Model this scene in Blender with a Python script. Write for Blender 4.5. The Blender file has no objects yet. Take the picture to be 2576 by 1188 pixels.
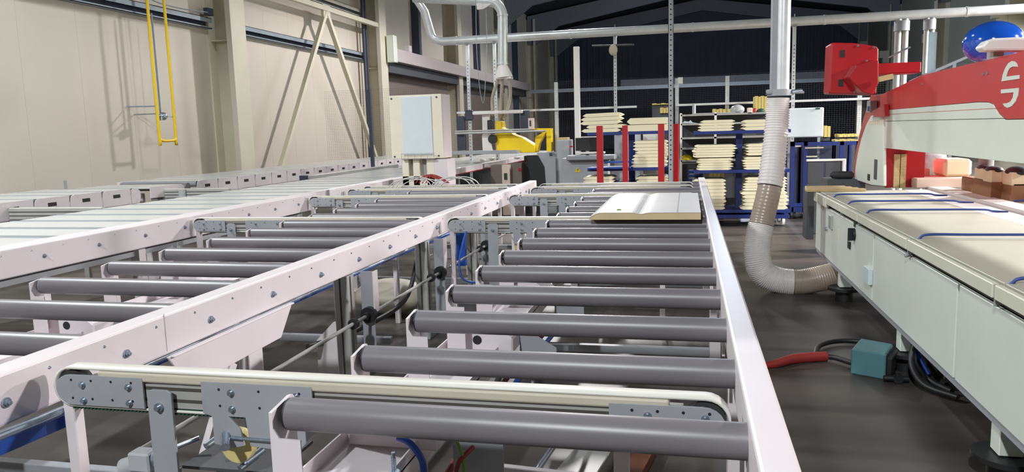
import bpy, math, random
from mathutils import Vector, Matrix
random.seed(4)
S = bpy.context.scene
COL = S.collection
# ------------------------------------------------------------------ camera
CR = Vector((0.9745491, 0.22239021, -0.02822486))
CU = Vector((-0.00322197, 0.13978833, 0.99017617))
CF = Vector((-0.22415099, 0.96488435, -0.13694713))
CZ = 1.60
FPX = 1915.1
cd = bpy.data.cameras.new('camera')
cam = bpy.data.objects.new('camera', cd); COL.objects.link(cam)
cam.matrix_world = Matrix(((CR.x, CU.x, -CF.x, 0), (CR.y, CU.y, -CF.y, 0), (CR.z, CU.z, -CF.z, CZ), (0, 0, 0, 1)))
cd.sensor_width = 36; cd.lens = FPX / 2576 * 36; cd.clip_end = 200; cd.clip_start = .05
S.camera = cam
# ------------------------------------------------------------------ world, exposure, lamps
w = bpy.data.worlds.new('world'); S.world = w; w.use_nodes = True
w.node_tree.nodes['Background'].inputs[0].default_value = (.75, .85, 1, 1)
w.node_tree.nodes['Background'].inputs[1].default_value = .03
S.view_settings.view_transform = 'Standard'; S.view_settings.look = 'None'
S.view_settings.gamma = 1; S.view_settings.use_curve_mapping = False
S.view_settings.exposure = 0.15
def lamp(x, y, z, p, c, r=.25, ang=160, blend=.25, tgt=None):
    l = bpy.data.lights.new('high_bay_light', 'SPOT'); l.energy = p; l.color = c
    l.shadow_soft_size = r; l.spot_size = math.radians(ang); l.spot_blend = blend
    o = bpy.data.objects.new('high_bay_light', l); COL.objects.link(o); o.location = (x, y, z)
    if tgt:
        o.rotation_euler = (Vector(tgt) - Vector((x, y, z))).to_track_quat('-Z', 'Y').to_euler()
WARM = (1, .97, .965); COOL = (.93, .985, 1)
lamp(10.5, 6, 5.2, 5000, WARM)
lamp(10.5, 13, 5.2, 9000, WARM)
lamp(10.5, 20, 5.2, 1600, WARM)
lamp(10.5, 27, 6.0, 2500, (.97, 1, .93))
lamp(-4.0, 11.5, 8.0, 450, COOL)
lamp(-3.0, 21, 7.0, 2300, WARM)
lamp(-2.5, 34, 8.0, 1450, WARM)  # added to brighten the far left wall, no fixture seen there
lamp(-1.5, -5, 7.0, 2900, COOL)
lamp(-7.0, 4, 6.5, 1750, COOL)
pl0 = bpy.data.lights.new('far_rafter_fill', 'POINT'); pl0.energy = 1000; pl0.color = (.7, .82, 1); pl0.shadow_soft_size = .3  # unseen fill light added to lift the dark far rafters and roof
po0 = bpy.data.objects.new('far_rafter_fill', pl0); COL.objects.link(po0); po0.location = (2, 36, 6.2)
# ------------------------------------------------------------------ pixel -> world at a real depth
def ray(px, py): return CF + CR * ((px - 1288) / FPX) - CU * ((py - 594) / FPX)
def aY(px, py, Y):
    d = ray(px, py); v = d * (Y / d.y); return Vector((v.x, v.y, v.z + CZ))
def aX(px, py, X):
    d = ray(px, py); v = d * (X / d.x); return Vector((v.x, v.y, v.z + CZ))
def aZ(px, py, Z):
    d = ray(px, py); v = d * ((Z - CZ) / d.z); return Vector((v.x, v.y, v.z + CZ))
# ------------------------------------------------------------------ materials
def lin(c):
    return tuple(((v / 255) / 12.92 if v / 255 <= .04045 else ((v / 255 + .055) / 1.055) ** 2.4) for v in c)
def mat(name, rgb, rough=.5, metal=0, noise=.0, scale=8, stretch=(1, 1, 1), rgb2=None, spec=.5, bump=0, trans=0, alpha=1, coat=0):
    m = bpy.data.materials.new(name); m.use_nodes = True
    nt = m.node_tree; b = nt.nodes['Principled BSDF']
    c = lin(rgb)
    b.inputs['Base Color'].default_value = (*c, 1); b.inputs['Roughness'].default_value = rough
    b.inputs['Metallic'].default_value = metal; b.inputs['Specular IOR Level'].default_value = spec
    b.inputs['Transmission Weight'].default_value = trans; b.inputs['Alpha'].default_value = alpha
    b.inputs['Coat Weight'].default_value = coat
    if noise or rgb2 or bump:
        tc = nt.nodes.new('ShaderNodeTexCoord'); mp = nt.nodes.new('ShaderNodeMapping')
        mp.inputs['Scale'].default_value = stretch
        nt.links.new(tc.outputs['Object'], mp.inputs[0])
        n = nt.nodes.new('ShaderNodeTexNoise'); n.inputs['Scale'].default_value = scale; n.inputs['Detail'].default_value = 5
        nt.links.new(mp.outputs[0], n.inputs['Vector'])
        r = nt.nodes.new('ShaderNodeValToRGB')
        c2 = lin(rgb2) if rgb2 else tuple(v * (1 - noise) for v in c)
        r.color_ramp.elements[0].color = (*c2, 1); r.color_ramp.elements[0].position = .35
        r.color_ramp.elements[1].color = (*c, 1); r.color_ramp.elements[1].position = .65
        nt.links.new(n.outputs['Fac'], r.inputs[0]); nt.links.new(r.outputs[0], b.inputs['Base Color'])
        if bump:
            bp = nt.nodes.new('ShaderNodeBump'); bp.inputs['Strength'].default_value = bump; bp.inputs['Distance'].default_value = .01
            nt.links.new(n.outputs['Fac'], bp.inputs['Height']); nt.links.new(bp.outputs[0], b.inputs['Normal'])
    return m
M = dict(
    white=mat('white_powder_coat', (217, 208, 211), .38, noise=.05, scale=3),
    whitegloss=mat('white_gloss_plate', (204, 205, 203), .25, noise=.04, scale=4),
    grey_roller=mat('grey_pvc_roller', (115, 111, 115), .38, noise=.08, scale=5),
    light_roller=mat('pale_lit_roller', (140, 145, 152), .35, noise=.06, scale=5),  # roller grey made paler, grazing reflection put into the base colour
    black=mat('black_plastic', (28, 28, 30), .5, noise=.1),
    rubber=mat('dark_rubber', (45, 45, 47), .7, noise=.1),
    zinc=mat('zinc_bolt', (170, 182, 196), .3, .8, noise=.2, scale=60),
    plate=mat('grey_steel_plate', (158, 160, 165), .45, .1, noise=.1, scale=6),
    alu=mat('aluminium_profile', (178, 177, 174), .4, .25, noise=.08, scale=6),
    belt=mat('cream_belt', (214, 212, 204), .4, noise=.05),
    guide=mat('cream_belt_guide', (196, 188, 170), .5, noise=.05),
    green=mat('dark_green_belt', (22, 66, 48), .6, noise=.1),
    urethane=mat('yellow_urethane_wheel', (205, 190, 130), .4, noise=.08),
    blue=mat('blue_tube', (24, 72, 160), .4, noise=.08),
    bluepaint=mat('blue_cart_paint', (28, 48, 118), .45, noise=.15),
    redhose=mat('red_hose', (150, 45, 42), .5, noise=.1),
    red=mat('red_machine_paint', (168, 26, 33), .35, noise=.05, scale=3),
    redflat=mat('red_beam_paint', (188, 50, 52), .45, noise=.05, scale=3),
    mint=mat('pale_grey_green_paint', (212, 218, 208), .45, noise=.04, scale=3),
    slab=mat('grey_green_laminate', (172, 172, 157), .5, noise=.06, scale=3),
    lip=mat('cream_edge_block', (205, 205, 188), .5, noise=.04, scale=3),
    strip=mat('white_laminate', (236, 230, 226), .4, noise=.03, scale=3),
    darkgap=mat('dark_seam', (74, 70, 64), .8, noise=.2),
    wood=mat('plywood', (190, 165, 118), .6, noise=.15, scale=10, stretch=(1, 6, 6)),
    card=mat('cardboard', (150, 112, 80), .8, noise=.1),
    cream=mat('cream_profiled_board', (238, 230, 196), .5, noise=.05, scale=4),
    creamy2=mat('yellow_cream_board', (214, 194, 116), .6, noise=.12, scale=20, stretch=(4, 1, 1)),
    board=mat('white_coated_board_face', (222, 220, 220), .4, noise=.04, scale=3),
    boardedge=mat('cream_board_edge', (214, 192, 152), .6, noise=.1, scale=5),
    wall=mat('beige_wall_panel', (206, 197, 184), .55, noise=.05, scale=.7),
    wallend=mat('dark_corrugated_cladding', (84, 90, 106), .7, noise=.15, scale=1),
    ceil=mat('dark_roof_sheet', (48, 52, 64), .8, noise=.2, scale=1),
    girt=mat('blue_grey_girt', (140, 150, 158), .5, .2, noise=.08),
    girtdark=mat('dark_girt_web', (58, 66, 84), .6, noise=.08),
    column=mat('pale_green_column_paint', (210, 204, 184), .5, noise=.06, scale=2),
    rafter=mat('grey_rafter_paint', (120, 124, 132), .6, noise=.1),
    duct=mat('galvanised_duct', (226, 230, 232), .3, .25, noise=.12, scale=7),
    cabinet=mat('cream_cabinet_paint', (224, 216, 198), .4, noise=.04),
    cabdoor=mat('pale_blue_grey_door', (206, 214, 220), .35, noise=.03),
    yellow=mat('yellow_guard_paint', (250, 214, 0), .4, noise=.04),
    yellowpipe=mat('yellow_gas_pipe_paint', (238, 200, 26), .4, noise=.05),
    navy=mat('dark_navy_housing', (48, 54, 70), .45, noise=.08),
    console=mat('light_grey_console', (170, 172, 176), .5, noise=.06),
    screen=mat('dark_screen', (46, 44, 46), .3, noise=.05),
    ball=mat('glossy_blue_tank', (22, 80, 184), .12, noise=.05, coat=.5),
    cord=mat('dull_blue_cord', (50, 72, 138), .5, noise=.08),
    teal=mat('teal_plastic', (84, 130, 136), .45, noise=.06),
    shadowgrey=mat('dark_grey_panel', (70, 72, 76), .6, noise=.08),
    brown=mat('brown_laminate', (120, 72, 50), .6, noise=.1),
    trough=mat('brown_grey_door', (120, 106, 98), .6, noise=.06, scale=1),
    bag=mat('clear_plastic_film', (200, 205, 205), .25, trans=.3, noise=.2, scale=20, bump=.5),
    glass=mat('clear_plate', (180, 205, 215), .1, trans=.8),
    foam=mat('pink_cream_foam', (230, 208, 192), .6, noise=.06),
    helmet=mat('yellow_helmet', (230, 200, 20), .35, noise=.03),
    fgreen=mat('green_chip', (110, 150, 50), .6, noise=.1),
)
# transparent ribbed hose
def hosemat(name, col, a):
    m = mat(name, col, .28, noise=.06)
    m.node_tree.nodes['Principled BSDF'].inputs['Transmission Weight'].default_value = a
    return m
M['hose'] = hosemat('translucent_ribbed_hose', (236, 230, 228), .15)
M['hosedirty'] = hosemat('dusty_section_of_hose', (170, 152, 138), .1)
M['floor'] = mat('dark_concrete_floor', (84, 77, 72), .42, rgb2=(52, 49, 47), scale=1.3, stretch=(.22, 2.0, 1), bump=.05)  # bands stretched along X paint reflected light stripes into the concrete colour
# ------------------------------------------------------------------ mesh builder
MATMAP = {}
class MB:
    def __init__(s): s.v = []; s.f = []; s.mi = []; s.cur = 0; s.sm = []; s.gi = []; s.gk = 0; s.lock = False
    def _add(s, vs, fs, sm=False):
        k = len(s.v); s.v += [tuple(v) for v in vs]
        for f in fs: s.f.append(tuple(i + k for i in f)); s.mi.append(s.cur); s.sm.append(sm); s.gi.append(s.gk)
        if not s.lock: s.gk += 1
    def m(s, i): s.cur = i; return s
    def box(s, x0, x1, y0, y1, z0, z1):
        x0, x1 = min(x0, x1), max(x0, x1); y0, y1 = min(y0, y1), max(y0, y1); z0, z1 = min(z0, z1), max(z0, z1)
        s._add([(x0, y0, z0), (x1, y0, z0), (x1, y1, z0), (x0, y1, z0), (x0, y0, z1), (x1, y0, z1), (x1, y1, z1), (x0, y1, z1)],
               [(0, 3, 2, 1), (4, 5, 6, 7), (0, 1, 5, 4), (1, 2, 6, 5), (2, 3, 7, 6), (3, 0, 4, 7)]); return s
    def bar(s, a, b, wd, h, up=(0, 0, 1)):
        a = Vector(a); b = Vector(b); d = (b - a).normalized(); u = Vector(up)
        if abs(d.dot(u)) > .98: u = Vector((0, 1, 0))
        sd = d.cross(u).normalized(); u = sd.cross(d).normalized()
        vs = []
        for p in (a, b):
            for i, j in ((-1, -1), (1, -1), (1, 1), (-1, 1)): vs.append(p + sd * (i * wd / 2) + u * (j * h / 2))
        s._add(vs, [(3, 2, 1, 0), (4, 5, 6, 7), (0, 1, 5, 4), (1, 2, 6, 5), (2, 3, 7, 6), (3, 0, 4, 7)]); return s
    def cyl(s, a, b, r, n=20, r2=None, caps=True):
        a = Vector(a); b = Vector(b); d = (b - a).normalized()
        u = Vector((0, 0, 1)) if abs(d.z) < .9 else Vector((0, 1, 0))
        sd = d.cross(u).normalized(); u = sd.cross(d); r2 = r if r2 is None else r2
        vs = []
        for p, rr in ((a, r), (b, r2)):
            for i in range(n):
                t = 2 * math.pi * i / n; vs.append(p + sd * (math.cos(t) * rr) + u * (math.sin(t) * rr))
        s.lock = caps; s._add(vs, [(i, (i + 1) % n, n + (i + 1) % n, n + i) for i in range(n)], True); s.lock = False
        if caps: s._add(vs, [tuple(range(n - 1, -1, -1)), tuple(range(n, 2 * n))])
        return s
    def tube(s, pts, r, n=10, radii=None):
        pts = [Vector(p) for p in pts]; N = len(pts); vs = []; pu = None
        for i, p in enumerate(pts):
            d = (pts[min(i + 1, N - 1)] - pts[max(i - 1, 0)]).normalized()
            if pu is None: pu = Vector((0, 0, 1)) if abs(d.z) < .9 else Vector((0, 1, 0))
            sd = d.cross(pu)
            if sd.length < 1e-4: sd = d.cross(Vector((1, 0, 0)))
            sd.normalize(); pu = sd.cross(d).normalized(); rr = radii[i] if radii else r
            for k in range(n):
                t = 2 * math.pi * k / n; vs.append(p + sd * (math.cos(t) * rr) + pu * (math.sin(t) * rr))
        fs = [(i * n + k, i * n + (k + 1) % n, (i + 1) * n + (k + 1) % n, (i + 1) * n + k) for i in range(N - 1) for k in range(n)]
        s.lock = True; s._add(vs, fs, True); s.lock = False; s._add(vs, [tuple(range(n - 1, -1, -1)), tuple(range((N - 1) * n, N * n))]); return s
    def prism(s, poly, ax, t0, t1):
        n = len(poly)
        def P(q, t): return (t, q[0], q[1]) if ax == 'x' else (q[0], t, q[1]) if ax == 'y' else (q[0], q[1], t)
        vs = [P(q, t0) for q in poly] + [P(q, t1) for q in poly]
        s._add(vs, [tuple(range(n - 1, -1, -1)), tuple(range(n, 2 * n))] + [(i, (i + 1) % n, n + (i + 1) % n, n + i) for i in range(n)]); return s
    def sphere(s, c, r, sc=(1, 1, 1), nu=24, nv=14, z0=-1):
        vs = []; c = Vector(c)
        for j in range(nv + 1):
            t = math.pi * j / nv; zz = max(math.cos(t), z0)
            for i in range(nu):
                a = 2 * math.pi * i / nu
                vs.append(c + Vector((math.sin(t) * math.cos(a) * r * sc[0], math.sin(t) * math.sin(a) * r * sc[1], zz * r * sc[2])))
        s._add(vs, [(j * nu + i, j * nu + (i + 1) % nu, (j + 1) * nu + (i + 1) % nu, (j + 1) * nu + i) for j in range(nv) for i in range(nu)], True); return s
    def mesh(s, name, mats, bevel=0):
        me = bpy.data.meshes.new(name); me.from_pydata(s.v, [], s.f)
        if not isinstance(mats, (list, tuple)): mats = [mats]
        for m_ in mats: me.materials.append(m_)
        for p, i, sm in zip(me.polygons, s.mi, s.sm): p.material_index = i; p.use_smooth = sm
        import bmesh
        bm = bmesh.new(); bm.from_mesh(me); bmesh.ops.recalc_face_normals(bm, faces=bm.faces); bm.to_mesh(me); bm.free()
        me.update(); return me
    def build(s, name, mats, parent=None, bevel=0, seg=1):
        me = s.mesh(name, mats); return put(name, me, parent, None, bevel, seg)
WL = {}
def parts(s, name, mats, parent=None, bevel=0):
    """one object per primitive of the builder"""
    out = []
    for g in sorted(set(s.gi)):
        fs = [f for f, q in zip(s.f, s.gi) if q == g]; ids = sorted({i for f in fs for i in f}); mp = {i: k for k, i in enumerate(ids)}
        n = MB(); n.v = [s.v[i] for i in ids]; n.f = [tuple(mp[i] for i in f) for f in fs]
        n.mi = [m_ for m_, q in zip(s.mi, s.gi) if q == g]; n.sm = [m_ for m_, q in zip(s.sm, s.gi) if q == g]; n.gi = [0] * len(fs)
        out.append(n.build(name, mats, parent, bevel))
    return out
MB.parts = parts
def put(name, me, parent=None, loc=None, bevel=0, seg=1):
    """mesh in world coordinates, or local coordinates placed at loc"""
    o = bpy.data.objects.new(name, me); COL.objects.link(o)
    if loc is None:
        # recentre: origin at base centre
        xs = [v.co.x for v in me.vertices]; ys = [v.co.y for v in me.vertices]; zs = [v.co.z for v in me.vertices]
        c = Vector(((min(xs) + max(xs)) / 2, (min(ys) + max(ys)) / 2, min(zs)))
        me.transform(Matrix.Translation(-c)); loc = c
    loc = Vector(loc); WL[o.name] = loc
    if parent is not None:
        o.parent = parent; o.location = loc - WL[parent.name]
    else: o.location = loc
    if bevel:
        b = o.modifiers.new('bevel', 'BEVEL'); b.width = bevel; b.segments = seg; b.limit_method = 'ANGLE'; b.angle_limit = .7
    return o
def thing(name, label, cat, loc, group=None):
    o = bpy.data.objects.new(name, None); COL.objects.link(o); o.location = loc; WL[o.name] = Vector(loc)
    o.empty_display_size = .1
    o['label'] = label; o['category'] = cat
    if group: o['group'] = group
    return o
def tag(o, label, cat, group=None):
    o['label'] = label; o['category'] = cat
    if group: o['group'] = group
    return o
def struct(o): o['kind'] = 'structure'; return o
def stuff(o): o['kind'] = 'stuff'; return o
def smooth_path(pts, n=8):
    pts = [Vector(p) for p in pts]; out = []
    for i in range(len(pts) - 1):
        p0 = pts[max(i - 1, 0)]; p1 = pts[i]; p2 = pts[i + 1]; p3 = pts[min(i + 2, len(pts) - 1)]
        for k in range(n):
            t = k / n
            out.append(.5 * ((2 * p1) + (p2 - p0) * t + (2 * p0 - 5 * p1 + 4 * p2 - p3) * t * t + (3 * p1 - p0 - 3 * p2 + p3) * t ** 3))
    out.append(pts[-1]); return out
# ================================================================== THE HALL
WX = -10.1
struct(MB().box(-10.3, 12.2, -26, 62, -.2, 0).build('floor', M['floor']))
struct(MB().box(-10.3, 12.2, 60, 60.2, 0, 12).build('wall_far', M['wallend']))
wl = struct(MB().box(-10.3, WX - .03, -26, 60, 0, 9).build('wall_left', M['wall']))
# tall sandwich panels, joints between them
yy = -25.9; 
panel = MB().box(0, .03, .0015, 1.1985, 0, 9).mesh('wall_panel', M['wall'])
while yy < 59:
    put('wall_panel', panel, wl, (WX - .03, yy, 0)); yy += 1.2
wr = struct(MB().box(12, 12.2, -26, 60, 0, 9).build('wall_right', mat('olive_grey_wall', (150, 151, 138), .6, noise=.06, scale=1)))
struct(MB().box(-10.3, 12.2, -26.2, -26, 0, 9).build('wall_back', M['wall']))
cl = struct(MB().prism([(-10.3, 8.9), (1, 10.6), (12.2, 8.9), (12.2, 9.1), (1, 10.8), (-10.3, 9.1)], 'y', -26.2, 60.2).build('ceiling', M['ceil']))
# portal columns and rafters
for i, yc in enumerate((-19.2, -10.6, -2.0, 6.5, 15.25, 23.5, 32.1, 40.6, 49.2, 57.5)):
    hw = .27
    c = struct(MB().box(WX, WX + .03, yc - hw, yc + hw, 0, 8.6).box(-9.54, -9.5, yc - hw, yc + hw, 0, 8.6)
               .box(WX, -9.52, yc - .012, yc + .012, 0, 8.6)
               .box(WX, -9.52, yc - .2, yc + .2, 3.7, 3.72).build('column', M['column']))
    MB().box(-9.62, -9.5, yc - .29, yc - hw, 0, 8.6).build('corner_angle', M['wall'], c)
    if yc > 20:
        r = MB()
        r.prism([(-9.5, 7.0), (-8.0, 8.1), (1, 9.7), (10.2, 8.1), (11.5, 7.0), (11.9, 7.0), (11.9, 8.8), (1, 10.5), (-10, 8.8), (-10, 7.0)], 'y', yc - .12, yc + .12)
        struct(r.build('rafter', M['rafter']))
        r2 = MB().box(11.4, 12, yc - .02, yc + .02, 0, 8.2).box(11.38, 11.42, yc - .2, yc + .2, 0, 8.2)
        r2.box(10.9, 11.4, yc - .15, yc + .15, 5.2, 5.6).box(11.1, 11.4, yc - .15, yc + .15, 4.9, 5.2)
        struct(r2.build('column', M['column']))
# girts between columns
def girt(y0, y1, z0, h, mats, d=.16):
    g = MB()
    g.m(1).box(WX, WX + .012, y0, y1, z0, z0 + h)
    g.m(0).box(WX, WX + d, y0, y1, z0 + h - .012, z0 + h).box(WX + d - .01, WX + d, y0, y1, z0 + h * .56, z0 + h)
    g.box(WX, WX + d, y0, y1, z0, z0 + .012).box(WX + d - .01, WX + d, y0, y1, z0, z0 + h * .16)
    return struct(g.build('girt', mats))
girt(6.8, 14.95, 3.94, .23, [M['girt'], M['girtdark']])
girt(15.55, 23.2, 3.94, .23, [M['girt'], M['girtdark']])
girt(-1.7, 6.2, 3.94, .23, [M['girt'], M['girtdark']])
girt(15.55, 23.2, 5.25, .23, [M['column'], M['girt']])
# K brace on the wall
br = MB(); 
brc = thing('wall_brace', 'beige steel tube brace shaped like an inverted V against the left wall', 'brace', (-9.6, 19.6, 0))
P0 = Vector((-9.6, 19.7, 4.95))
MB().bar(P0, (-9.6, 16.15, 0.0), .11, .11).build('brace_leg', M['column'], brc)
MB().bar(P0, (-9.6, 23.25, 0.0), .12, .12).build('brace_leg', M['column'], brc)
MB().bar((-9.6, 15.7, 5.03), (-9.6, 23.3, 5.03), .13, .13).build('brace_rail', M['column'], brc)
MB().box(-9.64, -9.56, 19.5, 19.9, 4.78, 5.12).build('gusset_plate', M['column'], brc)
# pipes by column 2
pp = MB()
for yq, r in ((22.75, .05), (22.95, .03)):
    pp.cyl((-9.85, yq, 0), (-9.85, yq, 8.5), r, 10)
pt = thing('wall_conduit', 'dark pair of conduits running up beside the second wall column', 'pipe', (-9.85, 22.85, 0))
pp.parts('conduit', M['girtdark'], pt)
MB()
# door beam + roller door
db = thing('door_lintel', 'long beige box beam over the dark roller door on the left wall', 'beam', (-9.6, 30, 3.9))
MB().box(-10.0, -9.3, 23.85, 46, 3.96, 4.38).build('lintel_box', mat('mauve_lintel', (188, 176, 176), .5, noise=.05), db, .01)
MB().box(-10.05, -9.55, 23.9, 46, 3.62, 3.95).build('door_recess_band', M['shadowgrey'], db)  # dark grey box drawn as the dark band of the door recess
MB().box(-9.45, -9.2, 23.6, 23.9, 3.9, 4.75).build('end_box', M['mint'], db, .01)
MB().box(-9.5, -9.3, 25.3, 25.55, 4.38, 4.6).build('sensor_box', M['white'], db, .01)
dr = struct(MB().box(WX, -9.98, 24.2, 31.6, 0, 3.7).build('door_1', M['trough']))
dr = struct(MB().box(WX, -9.98, 32.6, 39.9, 0, 3.7).build('door_2', M['trough']))
for y0 in (27.9, 36.4, 44.9):   # dark vertical posts between panels of the far bays
    struct(MB().box(WX, -9.8, y0 - .12, y0 + .12, 0 if y0 > 40 else 4.4, 8.6).build('trim_post', M['girtdark']))
# corrugated low band and beam across the far end
fb = MB()
for i in range(49):
    x0 = -9.8 + i * .45; fb.box(x0, x0 + .22, 59.9, 60, 0, 12)
stuffo = struct(fb.build('wall_ribs', M['wallend']))
struct(MB().box(-9, 11.9, 44.9, 45.1, 3.75, 3.95).build('crane_rail', M['girt']))
struct(MB().box(-4, 11.9, 47.9, 48.1, 4.1, 4.5).build('mezzanine_edge', M['rafter']))
# yellow gas pipe
gp = thing('gas_pipe', 'yellow U shaped gas pipe hanging down the beige left wall', 'pipe', (-9.6, 12.7, 1.59))
ya, yb = 12.5, 12.97
MB().tube(smooth_path([(-9.6, ya, 8.6), (-9.6, ya, 5), (-9.6, ya, 1.8), (-9.6, ya + .02, 1.64), (-9.6, ya + .1, 1.6), (-9.6, yb - .1, 1.6), (-9.6, yb - .02, 1.64), (-9.6, yb, 1.8), (-9.6, yb, 5), (-9.6, yb, 8.6)], 5), .027, 10).build('pipe', M['yellowpipe'], gp)
MB().cyl((-10.09, ya - .18, 2.24), (-9.6, ya, 2.24), .012, 8).cyl((-10.09, ya, 2.1), (-9.6, ya, 2.1), .012, 8).parts('wall_clip', M['zinc'], gp)
MB().cyl((-9.62, ya - .01, 2.07), (-9.62, yb + .02, 2.05), .012, 8).build('clamp_rod', M['zinc'], gp)
ll = thing('pull_fitting', 'small silver round fitting on a thin grey conduit between the yellow pipes', 'fitting', (-9.65, 12.72, 2.0))
MB().cyl((-9.7, 12.72, 3.95), (-9.7, 12.72, 2.1), .018, 8).build('conduit', M['girt'], ll)
MB().sphere((-9.66, 12.74, 2.06), .075).cyl((-9.66, 12.66, 1.98), (-9.66, 12.66, 2.1), .04, 10).build('fitting_body', M['zinc'], ll)
MB().tube(smooth_path([(-9.9, 12.3, 4.7), (-9.85, 12.8, 4.28), (-9.85, 13.6, 4.2), (-9.85, 14.7, 4.25)], 6), .012, 6).build('cable', M['girt'], ll)
MB().box(-9.95, -9.85, 14.7, 14.9, 4.2, 4.35).build('junction_box', M['girtdark'], ll)
# ================================================================== CONVEYORS
PT = .50774; RY0 = 1.795; RR = .0445; RZ = .8555
TOP = .925
def roller_mesh(L, name, m, r=RR):
    b = MB(); n = 28
    b.cyl((-.002, 0, 0), (L, 0, 0), r, n)
    return b.mesh(name, m)
cap_mesh = MB().cyl((-.008, 0, 0), (.006, 0, 0), RR * .96, 24).cyl((-.022, 0, 0), (-.008, 0, 0), .016, 12).mesh('end_cap', M['black'])
# bracket: side plate + front flange (origin at roller axis, left end)
bk = MB()
prof = [(-.062, -.245), (.06, -.245), (.06, .026), (.05, .036), (.035, .038), (-.062, .024)]
bk.prism(prof, 'x', -.032, -.022)
bk.prism([(-.022, -.245), (.055, -.245), (.055, -.047), (-.006, -.046), (-.022, -.02)], 'y', -.062, -.057)
bracket_mesh = bk.mesh('roller_bracket', M['white'])
bolt_mesh = MB().cyl((0, 0, 0), (.006, 0, 0), .016, 12).cyl((.006, 0, 0), (.013, 0, 0), .011, 6).cyl((.013, 0, 0), (.02, 0, 0), .006, 8).mesh('bolt', M['zinc'])
screw_mesh = MB().cyl((0, 0, 0), (.005, 0, 0), .006, 8, .003).mesh('screw', M['zinc'])
tab_mesh = MB().box(-.01, 0, -.008, .008, -.12, -.0).mesh('rail_tab', M['white'])

A = thing('roller_conveyor', 'grey roller conveyor nearest the aisle, with the white board lying on it', 'conveyor', (-.5, 1.8, 0), 'roller conveyors side by side')
B = thing('roller_conveyor', 'grey roller conveyor in the middle, left of the long bolted white rail', 'conveyor', (-2.7, 1.8, 0), 'roller conveyors side by side')
def rail(parent, x0, x1, z0, z1, y0, y1, bolts, face, seam=None):
    m_ = MB().box(x0, x1, y0, y1, z0, z1)
    r = m_.build('side_rail', M['white'], parent, .009, 2)
    if bolts:
        for k, yb_ in enumerate(bolts):
            put('bolt', bolt_mesh, r, (face, yb_, RZ - .02))
            put('screw', screw_mesh, r, (face, yb_ + .17, z1 - .035)); put('screw', screw_mesh, r, (face, yb_ - .1, z1 - .035))
    return r
ra = rail(A, .140, .222, .775, TOP, .75, 10.3, None, 0)
rb = rail(B, -2.09, -1.99, .765, TOP, .75, 10.13, [RY0 + PT * k for k in range(0, 16)], -1.99)
MB().box(-1.99, -1.9885, 2.52, 2.523, .78, .93).build('joint_line', M['plate'], rb)
rollA = roller_mesh(1.185, 'roller', M['grey_roller']); rollB = roller_mesh(1.24, 'roller', M['grey_roller'])
for k in range(-1, 17):
    y = RY0 + PT * k
    r = put('roller', rollA, A, (-1.045, y, RZ)); put('end_cap', cap_mesh, r, (-1.045, y, RZ))
    put('roller_bracket', bracket_mesh, A, (-1.045, y, RZ)); put('rail_tab', tab_mesh, A, (.14, y + .08, RZ - .0))
    r = put('roller', rollB, B, (-3.335, y, RZ)); put('end_cap', cap_mesh, r, (-3.335, y, RZ))
    put('roller_bracket', bracket_mesh, B, (-3.335, y, RZ))
# low longitudinal channels that carry the brackets
def bed(parent, x0, y0=1.0, y1=10.2):
    # open channel: floor and two upturned flanges
    MB().box(x0, x0 + .27, y0, y1, .56, .566).box(x0, x0 + .006, y0, y1, .56, .612).box(x0 + .264, x0 + .27, y0, y1, .50, .60).build('bed_channel', M['white'], parent)
    for j, yc in enumerate((2.35, 3.45, 4.45, 6.6, 7.6)):
        g = MB()
        # folded drive cover with sloping sides
        g.prism([(x0 + .02, .565), (x0 + .34, .565), (x0 + .34, .64), (x0 + .26, .70), (x0 + .08, .70), (x0 + .02, .66)], 'y', yc - .1, yc + .1)
        c = g.build('drive_cover', M['white'], parent, .008)
        MB().cyl((x0 + .17, yc - .102, .63), (x0 + .17, yc - .099, .63), .022, 16).build('cover_hole', M['black'], c)
        MB().prism([(x0 + .34, .40), (x0 + .52, .40), (x0 + .52, .56), (x0 + .42, .62), (x0 + .34, .62)], 'y', yc + .05, yc + .056).build('gusset_plate', M['plate'], parent)
bed(A, -1.13); bed(B, -3.42)
for P_, xs in ((A, (-1.06, .18)), (B, (-3.35, -2.04))):
    for yc in (2.75, 5.0, 7.2, 9.4):
        for x in xs:
            if x == -2.04 and yc < 9: continue
            l = MB().box(x - .035, x + .035, yc - .035, yc + .035, .012, .56 if x < 0 and x != -2.04 else .77)
            l.box(x - .07, x + .07, yc - .07, yc + .07, 0, .012)
            l.build('leg', M['white'] , P_, .004)
        MB().box(xs[0] + .035, xs[1] - .035, yc - .025, yc + .025, .10, .15).build('cross_member', M['plate'], P_, .003)
# cover plate and leg below the middle rail
cp = MB().prism([(2.50, .762), (3.47, .758), (3.34, .61), (2.62, .60)], 'x', -1.982, -1.972)
cp.box(-1.982, -1.955, 2.52, 3.46, .755, .763)
cp.build('cover_plate', M['white'], B, .002)
MB().box(-2.03, -1.975, 3.05, 3.17, 0, .61).build('leg', M['white'], B, .003)
MB().bar((-2.0, 2.95, .60), (-2.0, 2.70, .25), .03, .05).build('stay', M['white'], B)
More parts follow.
